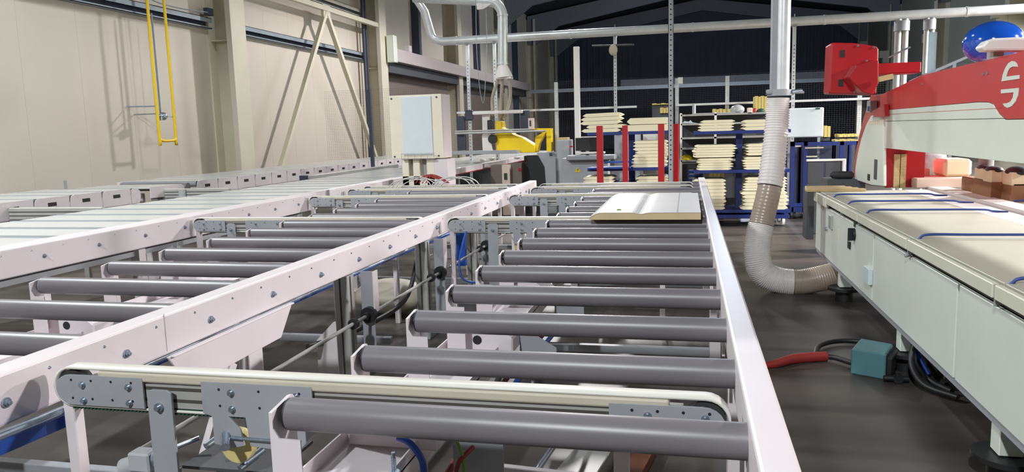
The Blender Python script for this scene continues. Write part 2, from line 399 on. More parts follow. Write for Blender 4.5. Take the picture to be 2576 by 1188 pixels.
# aluminium posts, shaft, bearings below the middle rail: drive shaft line
dl = thing('drive_line', 'thin steel drive shaft with black bearings on grey posts below the long bolted rail', 'drive shaft', (-1.85, 5, 0))
MB().cyl((-1.93, 2.2, .49), (-1.93, 8.6, .49), .011, 12).build('shaft', M['alu'], dl)
for yc, wd in ((4.2, .10), (5.62, .09), (7.05, .09)):
    pst = MB().box(-2.08, -1.99, yc - .045, yc + .045, 0, .76)
    for s_ in (-1, 1): pst.box(-2.08 - .003, -1.99 + .003, yc + s_ * .018 - .006 + (.02 * s_), yc + s_ * .018 + .006 + (.02 * s_), .02, .755)
    pst.build('post', M['alu'], dl, .004)
    MB().box(-1.988, -1.985, yc - .012, yc - .004, .02, .755).box(-2.045, -2.035, yc - .0465, yc - .0445, .02, .755).build('post_groove', M['darkgap'], dl)
    MB().box(-1.985, -1.90, yc + .13, yc + .137, .12, .76).build('bearing_plate', M['plate'], dl, .002)
    MB().box(-1.90, -1.893, yc + .12, yc + .19, .5, .76).build('mount_angle', M['white'], dl)
    MB().cyl((-1.93, yc - .13, .49), (-1.93, yc - .10, .49), .032, 18).build('collar', M['black'], dl)
    MB().cyl((-1.93, yc + .09, .49), (-1.93, yc + .13, .49), .05, 18).cyl((-1.93, yc + .05, .49), (-1.93, yc + .09, .49), .022, 10).build('bearing', M['black'], dl)
    MB().prism([(yc - .12, 0), (yc + .12, 0), (yc + .05, .07), (yc - .05, .07)], 'x', -2.11, -1.96).build('post_foot', M['plate'], dl)
# ---- transverse belt transfer units
def belt_unit(x0, x1, yc, label, full=True, group='belt transfer units between the rollers'):
    t = thing('belt_transfer', label, 'belt conveyor', ((x0 + x1) / 2, yc, 0), group)
    r = .064; zt = .912; zc = zt - r; h = .026
    a0 = x0 + r; a1 = x1 - r
    # belt loop
    th = .007; out = []; inn = []
    N = 12
    for i in range(N + 1):
        a = math.pi / 2 + math.pi * i / N; out.append((a0 + math.cos(a) * r, zc + math.sin(a) * r)); inn.append((a0 + math.cos(a) * (r - th), zc + math.sin(a) * (r - th)))
    for i in range(N + 1):
        a = -math.pi / 2 + math.pi * i / N; out.append((a1 + math.cos(a) * r, zc + math.sin(a) * r)); inn.append((a1 + math.cos(a) * (r - th), zc + math.sin(a) * (r - th)))
    n = len(out); vs = []; 
    for q in out: vs += [(q[0], yc - h, q[1]), (q[0], yc + h, q[1])]
    for q in inn: vs += [(q[0], yc - h, q[1]), (q[0], yc + h, q[1])]
    fs = []
    for i in range(n):
        j = (i + 1) % n
        fs += [(2 * i, 2 * j, 2 * j + 1, 2 * i + 1), (2 * n + 2 * i, 2 * n + 2 * i + 1, 2 * n + 2 * j + 1, 2 * n + 2 * j), (2 * i, 2 * n + 2 * i, 2 * n + 2 * j, 2 * j), (2 * i + 1, 2 * j + 1, 2 * n + 2 * j + 1, 2 * n + 2 * i + 1)]
    b = MB(); b._add(vs, fs, True); b.build('belt', M['belt'], t)
    # toothed lower run
    tb = MB().box(a0, a1, yc - .02, yc + .02, zc - r - .002, zc - r + .010)
    if full:
        k = a0
        while k < a1 - .01: tb.box(k, k + .006, yc - h - .001, yc + h, zc - r - .006, zc - r - .001); k += .013
    tb.build('toothed_belt', M['green'], t)
    MB().box(x0 + .17, x1 - .155, yc - .032, yc + .02, zt - .036, zt - .008).build('belt_guide', M['guide'], t, .006, 2)
    pr = MB().box(x0 + .12, x1 - .12, yc - .02, yc + .02, zc - .052, zc + .032)
    for zz in (zc - .028, zc + .008): pr.m(1).box(x0 + .12, x1 - .12, yc - .0208, yc - .0195, zz - .005, zz + .005)
    p = pr.build('profile_beam', [M['alu'], M['darkgap']], t)
    for cx in (a0, a1):
        MB().cyl((cx, yc - .018, zc), (cx, yc + .018, zc), r - .012, 24).build('pulley', M['rubber'], t)
    # side plates with holes and bolts
    yf = yc - .034
    def plate(xa, xb, za, zb, rnd=None, extra=None, nb=2, cols=3):
        q = []
        if rnd == 'l':
            q = [(xa + .055 + math.cos(a) * .055, (za + zb) / 2 + math.sin(a) * (zb - za) / 2) for a in [math.pi / 2 + math.pi * i / 10 for i in range(11)]] + [(xb, za), (xb, zb)]
        elif rnd == 'r':
            q = [(xb - .055 + math.cos(a) * .055, (za + zb) / 2 + math.sin(a) * (zb - za) / 2) for a in [-math.pi / 2 + math.pi * i / 10 for i in range(11)]] + [(xa, zb), (xa, za)]
        else: q = extra or [(xa, za), (xb, za), (xb, zb), (xa, zb)]
        pl = MB().prism(q, 'y', yf, yf + .008).build('side_plate', M['plate'], t, .001)
        hm = MB()
        for i in range(cols):
            for zz in ((za + zb) / 2 + .032, (za + zb) / 2 - .026) if extra is None else ((zc + .02), (zc - .03)):
                X = xa + .06 + (xb - xa - .1) * i / max(1, cols - 1); hm.cyl((X, yf - .0006, zz), (X, yf + .002, zz), .0042, 10)
        stuff(hm.build('plate_holes', M['black'], pl))
        if full:
            for i in range(nb):
                X = xa + .1 + (xb - xa - .15) * i / max(1, nb - 1)
                for zz in ((zc + .012), (zc - .038)):
                    MB().cyl((X, yf, zz), (X, yf - .004, zz), .011, 12).cyl((X, yf - .004, zz), (X, yf - .011, zz), .0075, 6).build('bolt', M['zinc'], pl)
        return pl
    plate(x0 + .015, x0 + .33, zc - .055, zc + .042, 'l', cols=4)
    plate(x1 - .31, x1 - .015, zc - .055, zc + .042, 'r', cols=4)
    xm = x0 + .53
    plate(xm, xm + .36, 0, 0, None, [(xm, zc - .055), (xm + .03, zc - .065), (xm + .03, zc - .15), (xm + .09, zc - .16), (xm + .13, zc - .15), (xm + .12, zc - .10), (xm + .085, zc - .062), (xm + .14, zc - .062), (xm + .15, zc - .15), (xm + .30, zc - .16), (xm + .36, zc - .10), (xm + .36, zc + .042), (xm, zc + .042)], cols=3)
    # hanging flat bracket
    hb = MB().prism([(x0 + .352, 0.0), (x0 + .435, 0.0), (x0 + .435, zc + .005), (x0 + .42, zc + .012), (x0 + .367, zc + .012), (x0 + .352, zc + .005)], 'y', yf - .012, yf - .002).build('hanger_plate', M['plate'], t, .001)
    MB().cyl((x0 + .393, yf - .012, zc - .04), (x0 + .393, yf - .02, zc - .04), .014, 12).cyl((x0 + .393, yf - .02, zc - .04), (x0 + .393, yf - .03, zc - .04), .008, 6).build('bolt', M['zinc'], hb)
    # drive wheel below
    MB().cyl((xm + .08, yc + .0, zc - .17), (xm + .08, yc + .03, zc - .17), .052, 24).build('drive_wheel', M['urethane'], t)
    MB().cyl((xm + .10, yf - .05, zc - .135), (xm + .07, yf, zc - .12), .014, 10).cyl((xm + .09, yf - .004, zc - .125), (xm + .30, yf - .004, zc - .128), .006, 8).build('tension_rod', M['zinc'], t)
    MB().box(x0 + .02, x0 + .06, yc - .02, yc + .02, 0, zc - .05).box(x1 - .3, x1 - .26, yc - .02, yc + .02, 0, zc - .05).parts('stand', M['white'], t, .003)
    return t
belt_unit(-1.935, .112, 1.945, 'nearest belt transfer unit, cream belt across the grey rollers in the foreground')
belt_unit(-1.925, .095, 5.955, 'belt transfer unit just in front of the white board, right of the long rail')
belt_unit(-1.905, .09, 8.11, 'belt transfer unit just behind the white board on the right conveyor')
belt_unit(-1.87, .08, 9.14, 'second farthest belt transfer unit on the right conveyor', False)
belt_unit(-1.87, .08, 9.67, 'farthest belt transfer unit, at the far end of the right conveyor', False)
belt_unit(-4.30, -2.12, 5.96, 'nearest belt transfer unit of the middle conveyor, left of the bolted rail')
belt_unit(-4.30, -2.12, 8.12, 'second belt transfer unit of the middle conveyor, beside the left white rail')
belt_unit(-4.30, -2.12, 9.16, 'third belt transfer unit of the middle conveyor, under looped grey cables', False)
belt_unit(-4.30, -2.12, 9.66, 'farthest belt transfer unit of the middle conveyor, in front of the cream cabinet', False)
# ---- left conveyor C : rail, white slats with light rollers between
Cc = thing('slatted_conveyor', 'white slatted conveyor with light rollers behind the left white rail', 'conveyor', (-5.3, 6, 0))
rc = rail(Cc, -4.54, -4.325, .735, TOP, 1.5, 8.35, [RY0 + PT * k for k in range(0, 13)], -4.325)
rollC = roller_mesh(1.42, 'roller', M['light_roller'])
slatm = MB().box(0, 1.5, -.185, .185, -.012, 0).mesh('slat', M['whitegloss'])
for k in range(0, 26):
    y = 1.72 + PT * k
    if y < 2.2: continue
    r = put('roller', rollC, Cc, (-6.06, y, .862))
    if not (8.4 < y + .254 < 10.4 and False): put('slat', slatm, Cc, (-6.04, y + PT / 2, .905))
MB().box(-4.54, -4.50, 8.35, 14.9, .80, TOP - .004).build('inner_rail', M['white'], Cc, .004)
MB().box(-4.46, -4.36, 8.95, 12.5, .80, .925).build('side_rail', M['white'], Cc, .006)
MB().box(-6.12, -6.05, 2.0, 14.9, .74, .895).build('back_rail', M['alu'], Cc, .004)
for y in (3.2, 5.4, 7.6, 10, 12.4, 14.5):
    for x in (-4.45, -6.08): MB().box(x - .04, x + .04, y - .04, y + .04, 0, .74).build('leg', M['white'], Cc)
MB().box(-4.6, -4.45, 2.5, 8.2, .66, .70).build('cable_tray', M['plate'], Cc)
# aluminium fence rail at the far part of C
fr = thing('fence_rail', 'grey aluminium guide fence behind the brightly lit far slats', 'guide rail', (-6.0, 14, .9))
q0 = aZ(766, 452, .95); q1 = aZ(985, 421, 1.0)
fz = aX(768, 443, -6.3)
MB().box(-6.36, -6.26, fz.y, 16, fz.z - .10, fz.z).build('fence_profile', M['alu'], fr, .006)
MB().box(-6.37, -6.25, fz.y - .08, fz.y, fz.z - .14, fz.z + .01).build('end_block', M['navy'], fr)
for y in (12, 15.5): MB().box(-6.35, -6.27, y, y + .1, 0, fz.z - .1).build('leg', M['alu'], fr)

# ---- conveyors D (near) and E (far) along the wall
def side_frame(parent, y0, n, pitch, round_last=True):
    plate_m = None
    for i in range(n):
        y = y0 + pitch * i; last = (i == n - 1)
        m_ = MB()
        L = pitch - .012
        top = [(L, .205), (.07, .205), (.03, .195), (.008, .16), (.0, .12), (.0, 0), (L, 0)]
        m_.prism(top, 'x', 0, .006)
        o = put('side_plate', m_.mesh('side_plate', M['white']), parent, (-7.366, y, .765))
        sl = MB()
        sl.box(0, .003, pitch * .36, pitch * .60, .10, .145)
        put('slot', sl.mesh('slot', M['black']), o, (-7.361, y, .765))
        put('screw', screw_mesh, o, (-7.36, y + .12, .93))
    if round_last:
        y = y0 + pitch * n
        pts = [(0, 0), (.14, 0), (.17, .03), (.18, .1), (.17, .16), (.12, .2), (.05, .205), (.0, .18)]
        put('side_plate', MB().prism(pts, 'x', 0, .006).mesh('side_plate', M['white']), parent, (-7.366, y, .765))
def wall_conv(label, y0, y1, pitch, py0, pn):
    t = thing('slatted_conveyor', label, 'conveyor', (-8.1, y0, 0))
    side_frame(t, py0, pn, pitch)
    rm = roller_mesh(1.32, 'roller', M['light_roller']); sm_ = MB().box(0, 1.33, -pitch / 2 + .065, pitch / 2 - .065, -.01, 0).mesh('slat', M['whitegloss'])
    y = py0
    while y > y0: y -= pitch
    while y < y1:
        put('roller', rm, t, (-8.72, y + .06, .925)); put('slat', sm_, t, (-8.72, y + .06 + pitch / 2, .968)) if y + pitch < y1 + .1 else None
        y += pitch
    MB().box(-8.80, -8.74, y0, y1, .8, .965).build('back_rail', M['white'], t, .004)
    MB().box(-7.40, -7.37, y0, y1, .72, .80).build('frame_beam', M['white'], t)
    for yy_ in (y0 + .5, (y0 + y1) / 2, y1 - .5):
        for x in (-7.42, -8.76): MB().box(x - .03, x + .03, yy_ - .03, yy_ + .03, 0, .75).build('leg', M['white'], t)
    return t
wall_conv('near white slatted conveyor by the left wall, with slotted rounded side plates', 3.2, 9.0, .53, 5.2, 7)
wall_conv('far white slatted conveyor running along the left wall to the cream cabinet', 10.35, 22.5, .545, 10.35, 22)
sd = thing('idler_roller', 'single dark roller in the gap between the two wall conveyors', 'roller', (-8.0, 9.8, 0))
MB().cyl((-8.6, 10.21, .895), (-7.42, 10.21, .895), .06, 24).build('roller_tube', M['grey_roller'], sd)
MB().prism([(9.3, .8), (10.04, .8), (10.05, .92), (9.98, .955), (9.3, .955)], 'x', -7.376, -7.366).build('side_plate', M['white'], sd)
MB().box(-8.6, -7.38, 9.3, 10.0, .935, .95).build('slat', M['whitegloss'], sd)
MB().box(-7.7, -7.64, 9.9, 9.96, 0, .935).box(-8.5, -8.44, 9.9, 9.96, 0, .935).parts('leg', M['white'], sd)
# cross profiles between C and D
def cross(yc, x0, x1, label):
    t = thing('cross_profile', label, 'conveyor', ((x0 + x1) / 2, yc, 0))
    b = MB().box(x0, x1, yc - .03, yc + .03, .74, .90)
    b.m(1)
    for zz in (.775, .82, .862): b.box(x0, x1, yc - .031, yc - .029, zz - .006, zz + .006)
    b.build('profile_beam', [M['alu'], M['darkgap']], t, .002)
    MB().box(x0, x1, yc - .02, yc + .02, .901, .908).build('belt', M['belt'], t)
    MB().box(x0 + .35, x0 + .41, yc - .02, yc + .02, 0, .74).box(x1 - .3, x1 - .24, yc - .02, yc + .02, 0, .74).parts('leg', M['alu'], t)
    return t
cross(6.98, -7.34, -6.14, 'nearest grey aluminium cross beam between the two slatted conveyors at far left')
t = cross(9.62, -7.6, -6.32, 'grey aluminium cross beam behind the rounded end of the near wall conveyor')
MB().cyl((-7.05, 9.56, .90), (-7.05, 9.56, .80), .05, 14).cyl((-7.05, 9.56, .80), (-7.05, 9.56, .74), .085, 14).build('knob', M['bag'], t)
# little upright flag by the wall
fl = aX(165, 470, -8.95)
tag(MB().bar((-8.95, fl.y, .9), (-8.95, fl.y, 1.06), .05, .01).bar((-8.95, fl.y, 0), (-8.95, fl.y, .95), .03, .03).build('sensor_post', M['plate']), 'small grey sensor post standing at the back edge of the near wall conveyor', 'post')
# loose cables on conveyor B far end
cab = MB()
for i in range(7):
    x0 = -3.75 + .06 * i + (.35 if i > 3 else 0)
    cab.tube(smooth_path([(x0 - .1, 9.3, .86), (x0, 9.38, .97 + .015 * (i % 3)), (x0 + .22, 9.42, 1.03 - .02 * (i % 2)), (x0 + .4, 9.4, .98), (x0 + .5, 9.3, .88)], 6), .007, 6)
tag(stuff(cab.build('cable_loops', M['alu'])), 'tangle of grey cables looped over the far belt unit', 'cables')
rc_ = MB()
for i in range(4):
    rc_.tube(smooth_path([(-3.75 + .05 * i, 10.2, .9), (-3.65 + .04 * i, 10.2, .99), (-3.5, 10.22, 1.02 - .015 * i), (-3.35, 10.2, .97 - .01 * i), (-3.25 - .02 * i, 10.2, .9)], 6), .008, 6)
tag(rc_.build('red_cable_loop', M['redhose']), 'loops of red cable in front of the cream cabinet', 'cables')
# ================================================================== board on conveyor A
zb = .912; zt = .967
c0 = aZ(1463, 549, zb); c1 = aZ(1767, 555, zb); c2 = aZ(1756, 496, zt); c3 = aZ(1545, 497, zt)
bx0, bx1 = -.73, .098; y0_, y1_ = 5.74, 7.42
bd = thing('door_panel', 'white faced door panel with cream edges lying on the right roller conveyor', 'panel', ((bx0 + bx1) / 2, y0_, zb))
nn = 40
prof = []
xs = [bx0 + .11 + (bx1 - bx0 - .11) * i / nn for i in range(nn + 1)]
def dip(x): return .011 * math.exp(-((x - (-.34)) / .035) ** 2)
nose = [(bx0, zb + .012), (bx0 + .02, zb + .026), (bx0 + .05, zb + .042), (bx0 + .08, zb + .051)]
MB().prism([(bx0 + .004, zb), (bx1, zb)] + [(x, zt - .003 - dip(x)) for x in xs[::-1]] + nose[::-1], 'y', y0_, y1_).build('core', M['boardedge'], bd)
up_ = [(a, b + .003) for a, b in nose] + [(x, zt - dip(x)) for x in xs]
lo_ = nose + [(x, zt - .003 - dip(x)) for x in xs]
MB().prism(lo_ + up_[::-1], 'y', y0_ - .002, y1_ + .002).build('face_sheet', M['board'], bd)
MB().box(-.075, -.068, y0_, y1_, zt - .0005, zt + .0012).build('seam_line', M['whitegloss'], bd)
cp_ = aZ(1556, 529, zt)
tag(MB().prism([(cp_.x - .012, cp_.y - .01), (cp_.x + .02, cp_.y - .012), (cp_.x + .016, cp_.y + .015), (cp_.x, cp_.y + .03), (cp_.x - .008, cp_.y + .01)], 'z', zt + .0005, zt + .008).build('green_chip', M['fgreen']), 'tiny green chip lying on the white board', 'debris')
# ================================================================== under the conveyors
ub = thing('floor_cable_duct', 'pale sheet metal cable duct lying on the floor beneath the near rollers', 'cable duct', (-.4, 3.3, 0))
MB().prism([(-.62, 2.9), (-.42, 2.9), (-.26, 4.0), (-.40, 4.0)], 'z', 0, .1).build('duct_body', M['alu'], ub, .004)
tag(MB().bar((-.30, 2.95, .03), (-.14, 3.9, .03), .09, .05).build('brown_board', M['brown']), 'narrow brown board on the floor under the near rollers', 'board')
tag(MB().bar((-1.27, 2.8, .24), (-1.2, 4.9, .24), .13, .04).box(-1.28, -1.24, 2.9, 2.94, 0, .22).box(-1.23, -1.19, 4.75, 4.79, 0, .22).build('sloping_channel', M['alu']), 'grey flat channel beneath the left ends of the near rollers', 'channel')
for i, (dx, mm, lb, zz) in enumerate(((0, 'redhose', 'dark red hose running under the right roller conveyor', .34), (.075, 'blue', 'blue air tube running beside the red hose under the rollers', .36))):
    tag(MB().tube(smooth_path([(-.93 + dx, 2.2, .2), (-.9 + dx, 3.4, zz), (-.875 + dx, 4.4, zz), (-.85 + dx, 5.6, zz - .05), (-.8 + dx, 6.4, .2)], 6), .014, 8).build('air_hose', M[mm]), lb, 'hose')
tag(MB().cyl((-.62, 1.9, .36), (-.48, 3.9, .22), .012, 10).build('steel_rod', M['zinc']), 'polished steel rod slanting under the near rollers', 'rod')
tag(MB().box(-.79, -.69, 2.55, 2.65, 0, .47).build('aluminium_post', M['alu'], None, .005), 'short grey aluminium post under the nearest roller', 'post')
tag(MB().bar((-.66, 2.5, .40), (-.2, 2.5, .38), .03, .04).bar((-.66, 2.5, 0), (-.66, 2.5, .42), .03, .03).bar((-.2, 2.5, 0), (-.2, 2.5, .4), .03, .03).build('floor_frame', M['white'], None, .003), 'small white tubular frame beside the aluminium post under the rollers', 'frame')
tag(MB().tube(smooth_path([aY(1000, 1100, 2.1), aY(1030, 1115, 2.1), aY(1058, 1150, 2.1), aY(1066, 1185, 2.1), aY(1070, 1260, 2.1)], 6), .011, 10).build('blue_tube', M['blue']), 'blue pneumatic tube curving down below the nearest roller', 'hose')
gt = MB(); gt.tube(smooth_path([aY(1148, 1110, 2.3), aY(1158, 1130, 2.3), aY(1166, 1160, 2.3), aY(1170, 1240, 2.3)], 6), .006, 8)
tag(gt.build('green_tube', M['fgreen']), 'thin green yellow wire hanging below the nearest roller', 'wire')
tag(MB().tube(smooth_path([aY(1190, 1125, 2.35), aY(1165, 1150, 2.3), aY(1150, 1175, 2.3), aY(1140, 1240, 2.3)], 6), .008, 8).build('red_tube', M['redhose']), 'thin red wire beside the green wire below the nearest roller', 'wire')
b0 = aY(990, 1160, 1.9)
th_ = thing('threaded_stud', 'zinc threaded stud standing upright below the nearest roller', 'bolt', (b0.x, b0.y, b0.z - .06))
s_ = MB().cyl((b0.x, b0.y, b0.z - .5), (b0.x, b0.y, b0.z + .025), .006, 12)
for i in range(10): s_.cyl((b0.x, b0.y, b0.z - .03 + i * .0045), (b0.x, b0.y, b0.z - .028 + i * .0045), .0075, 10)
s_.build('stud', M['zinc'], th_); MB().cyl((b0.x, b0.y, b0.z - .045), (b0.x, b0.y, b0.z - .03), .016, 16).build('nut', M['zinc'], th_)
# motor with gearbox under near belt
mo = thing('gear_motor', 'small dark gear motor with shiny housing under the nearest belt unit', 'motor', (-1.6, 2.0, .3))
g0 = aY(350, 1165, 2.05)
MB().cyl(g0 + Vector((-.06, 0, -.02)), g0 + Vector((.05, 0, .02)), .03, 16).box(g0.x - .02, g0.x + .06, g0.y - .03, g0.y + .03, g0.z - .02, g0.z + .045).build('motor_body', M['console'], mo, .006)
MB().box(g0.x - .05, g0.x + .12, g0.y - .05, g0.y + .05, .0, g0.z - .03).build('motor_mount', M['plate'], mo)
MB().cyl(g0 + Vector((.07, 0, .02)), g0 + Vector((.11, 0, .03)), .03, 14).cyl(g0 + Vector((.1, 0, .045)), g0 + Vector((.2, .05, .08)), .008, 8).build('shaft_housing', M['zinc'], mo)
pl = thing('support_plate', 'dull grey base plate with chrome studs under the nearest belt unit', 'plate', (-1.3, 2.0, .5))
g1 = aY(480, 1125, 2.05); g2 = aY(672, 1130, 2.05)
MB().box(g1.x, g2.x + .05, 2.0, 2.25, g1.z - .05, g1.z - .04).build('plate', M['shadowgrey'], pl)
MB().box(g1.x + .05, g1.x + .09, 2.1, 2.14, 0, g1.z - .05).build('plate_leg', M['plate'], pl)
for q in ((540, 1110), (625, 1165), (640, 1150)):
    s = aY(*q, 1.985); MB().cyl(s + Vector((-.012, -.03, -.006)), s + Vector((.012, .03, .012)), .011, 8).build('stud', M['zinc'], pl)
# dark blue tray below conveyor B seen at lower left
tag(MB().cyl(aX(-60, 1120, -1.93), aX(165, 1030, -1.93), .014, 12).build('chrome_rod', M['zinc']), 'chrome rod below the long white rail at lower left', 'rod')
tag(MB().bar(aX(-60, 1150, -1.95), aX(165, 1055, -1.95), .03, .04).build('blue_strip', M['blue']), 'bright blue strip below the chrome rod at lower left', 'strip')
# clutter under B
def clutter(nm, mb, m, lb, cat): return tag(mb.build(nm, m), lb, cat)
u = aX(1010, 690, -2.4)
clutter('plastic_sheet', MB().sphere((-2.6, 6.3, .16), .34, (1, .8, .45), 20, 10), M['guide'], 'cream plastic sheet heaped on the floor below the middle rail', 'sheet')
clutter('black_hose', MB().tube(smooth_path([(-2.3, 4.2, .3), (-2.25, 4.8, .25), (-2.2, 5.6, .28), (-2.3, 6.2, .5)], 6), .02, 8), M['black'], 'black hose sagging below the middle rail', 'hose')
clutter('white_motor_cover', MB().prism([(-2.32, .0), (-2.1, .0), (-2.1, .36), (-2.2, .42), (-2.32, .30)], 'y', 4.35, 4.39), M['white'], 'white folded cover low behind the first drive post', 'cover')
clutter('blue_tube', MB().tube(smooth_path([(-2.3, 2.8, .62), (-2.3, 4.2, .62), (-2.35, 5.6, .6), (-2.3, 7.5, .6)], 6), .014, 8), M['blue'], 'blue air tube running along below the middle rollers', 'hose')
clutter('pale_air_pipe', MB().cyl((-2.22, 2.6, .66), (-2.22, 7.6, .66), .009, 8), M['zinc'], 'thin shiny air pipe beside the blue tube below the middle rail', 'pipe')
clutter('blue_valve_block', MB().box(-2.42, -2.28, 7.6, 7.8, .2, .62), M['blue'], 'blue valve block on the floor stand below the middle rail near the far belts', 'valve')
clutter('hanging_blue_tube', MB().tube(smooth_path([(-1.75, 5.9, .8), (-1.8, 5.85, .6), (-1.78, 5.8, .45), (-1.7, 5.8, .40), (-1.6, 5.8, .4)], 6), .009, 8), M['blue'], 'blue tube hanging behind the drive shaft below the second belt unit', 'hose')
# ================================================================== CREAM CABINET
cb = thing('control_cabinet', 'tall cream control cabinet with pale blue door on a narrow pedestal', 'cabinet', (-3.85, 10.8, 0))
MB().box(-4.25, -3.45, 10.6, 11.02, 1.235, 2.155).build('body', M['cabinet'], cb, .008, 2)
MB().box(-4.06, -3.60, 10.585, 10.6, 1.29, 2.13).build('door', M['cabdoor'], cb, .006, 2)
MB().box(-3.449, -3.4485 + .004, 10.62, 11.0, 1.25, 2.14).build('side_panel', M['white'], cb)
for q in ((-4.21, 2.11), (-3.52, 2.11), (-4.2, 1.27), (-3.52, 1.27)):
    MB().cyl((q[0], 10.602, q[1]), (q[0], 10.594, q[1]), .014, 10).build('screw', M['girtdark'], cb)
mg = MB()
for i in range(6): 
    x = -4.08 + .1 * i; mg.box(x, x + .004, 10.55, 10.554, 1.235, 1.31)
mg.box(-4.08, -3.57, 10.55, 10.554, 1.305, 1.312).box(-4.08, -3.57, 10.55, 10.6, 1.232, 1.238)
mg.build('wire_basket', M['plate'], cb)
pd = MB().box(-4.10, -4.0, 10.62, 10.9, 0, 1.235).box(-3.93, -3.83, 10.62, 10.9, 0, 1.235).box(-3.72, -3.60, 10.62, 10.9, 0, 1.235).box(-4.1, -3.6, 10.62, 10.9, .80, .98).box(-4.1, -3.6, 10.64, 10.9, 0, .7)
pd.parts('pedestal', M['cabinet'], cb, .004)
MB().box(-4.08, -3.62, 10.80, 10.89, .98, 1.23).build('pedestal_back', M['cabdoor'], cb)
MB().box(-3.60, -3.40, 10.62, 11.0, 0, 1.22).build('pedestal_side', M['white'], cb)
# ================================================================== YELLOW SAW MACHINE + BENCH
bn = thing('infeed_bench', 'long white bench table leading away to the yellow guarded saw', 'bench', (-4.2, 15, 0))
MB().box(-5.3, -3.82, 15.3, 22, .93, 1.0).build('bench_top', M['whitegloss'], bn, .01)
MB().box(-4.28, -3.82, 12.3, 15.29, .93, 1.0).build('bench_top', M['whitegloss'], bn, .01)
MB().box(-3.82, -3.79, 12.3, 22, .90, .99).build('edge_strip', M['white'], bn)
MB().box(-3.815, -3.79, 12.3, 22, .885, .90).build('red_edge', M['red'], bn)
for y in (12.6, 16, 21):
    MB().box(-4.0, -3.9, y, y + .1, 0, .93).build('leg', M['navy'], bn)
    if y > 15: MB().box(-5.2, -5.1, y, y + .1, 0, .93).build('leg', M['navy'], bn)
MB().box(-5.2, -4.3, 15.6, 21.5, .3, .9).build('under_block', M['black'], bn)  # plain black box filling the dark region below the bench top
for i, (a, b_) in enumerate((((1215, 398), 15), ((1237, 398), 15.5), ((1300, 383), 15.8))):
    q = aY(*a, b_); MB().sphere((q.x, q.y, 1.03), .05, (1.4, 1, .6), 12, 6).build('clamp', M['strip'], bn)
YG = 14.4
def poly(pts, Y): return [(aY(px, py, Y).x, aY(px, py, Y).z) for px, py in pts]
sw = thing('saw_machine', 'saw with bright yellow sloping guard and white overhead bar at far centre', 'machine', (-3, YG, 0))
MB().prism(poly([(1247, 305), (1260, 305), (1262, 322), (1275, 326), (1290, 338), (1312, 346), (1345, 366), (1347, 384), (1250, 386), (1248, 360), (1246, 328)], YG), 'y', YG, YG + .35).build('guard', M['yellow'], sw, .01, 2)
MB().prism(poly([(1345, 323), (1388, 323), (1388, 381), (1376, 381), (1375, 332), (1358, 360), (1354, 382), (1347, 382), (1347, 345), (1366, 334), (1345, 332)], YG + .1), 'y', YG + .05, YG + .25).build('guard_frame', M['yellow'], sw, .005)
def pbox(x0, y0, x1, y1, Y, d, name, m, parent, bevel=.004):
    a = aY(x0, y1, Y); b = aY(x1, y0, Y)
    return MB().box(a.x, b.x, Y, Y + d, a.z, b.z).build(name, m, parent, bevel)
pbox(1188, 277, 1313, 289, YG - .15, .12, 'overhead_bar', M['strip'], sw, .01)
pbox(1214, 289, 1231, 340, YG - .03, .06, 'white_post', M['strip'], sw)
MB().prism(poly([(1214, 340), (1232, 340), (1240, 380), (1216, 382)], YG), 'y', YG - .05, YG).build('white_apron', M['strip'], sw)
pbox(1170, 277, 1188, 304, YG - .15, .1, 'elbow_joint', M['navy'], sw, .02)
pbox(1151, 292, 1167, 379, YG - .1, .1, 'navy_post', M['navy'], sw)
pbox(1310, 278, 1329, 330, YG - .05, .12, 'navy_housing', M['navy'], sw)
pbox(1329, 297, 1342, 326, YG - .06, .1, 'switch_box', M['foam'], sw); pbox(1332, 303, 1336, 318, YG - .065, .005, 'display', M['girtdark'], sw)
pbox(1226, 302, 1239, 331, YG - .08, .08, 'motor', M['black'], sw, .01)
q = aY(1238, 350, YG - .1); MB().cyl(q, q + Vector((0, .15, 0)), .085, 20).build('blade_hub', M['black'], sw)
a = aY(1145, 336, YG - .2); b = aY(1372, 331, YG - .2)
MB().cyl(a, (b.x, a.y, a.z), .022, 10).cyl(a + Vector((0, 0, .04)), (b.x - .3, a.y, a.z + .04), .016, 10).build('guide_rod', M['alu'], sw)
pbox(1130, 378, 1300, 390, YG - .3, .5, 'machine_bed', M['console'], sw)
pl_ = poly([(1352, 384), (1388, 383), (1400, 398), (1402, 460), (1380, 460), (1372, 420)], YG); a0 = aY(1380, 600, YG)
MB().prism([(p[0], max(0.02, p[1])) for p in pl_[:3]] + [(pl_[3][0], 0), (pl_[4][0], 0), pl_[5]], 'y', YG - .1, YG + .5).build('machine_column', M['console'], sw, .01)
def gbox(x0, x1, ytop, Y, d, name, m, parent, bevel=.004, z0=0):
    a = aY(x0, ytop, Y); b = aY(x1, ytop, Y)
    return MB().box(a.x, b.x, Y, Y + d, z0, (a.z + b.z) / 2).build(name, m, parent, bevel)
gbox(1318, 1372, 392, YG + .05, .4, 'black_cabinet', M['black'], sw)
gbox(1234, 1262, 416, YG - .25, .3, 'beige_cabinet', M['trough'], sw); gbox(1262, 1282, 415, YG - .3, .35, 'beige_cabinet', M['foam'], sw)
gbox(1284, 1312, 410, YG - .2, .3, 'beige_cabinet', M['trough'], sw)
pbox(1268, 436, 1275, 452, YG - .32, .02, 'green_button_strip', M['green'], sw, 0)
pbox(1304, 423, 1312, 430, YG - .22, .02, 'red_button', M['red'], sw, 0)
pbox(1382, 385, 1389, 392, YG - .12, .015, 'dark_label', M['girtdark'], sw, 0)
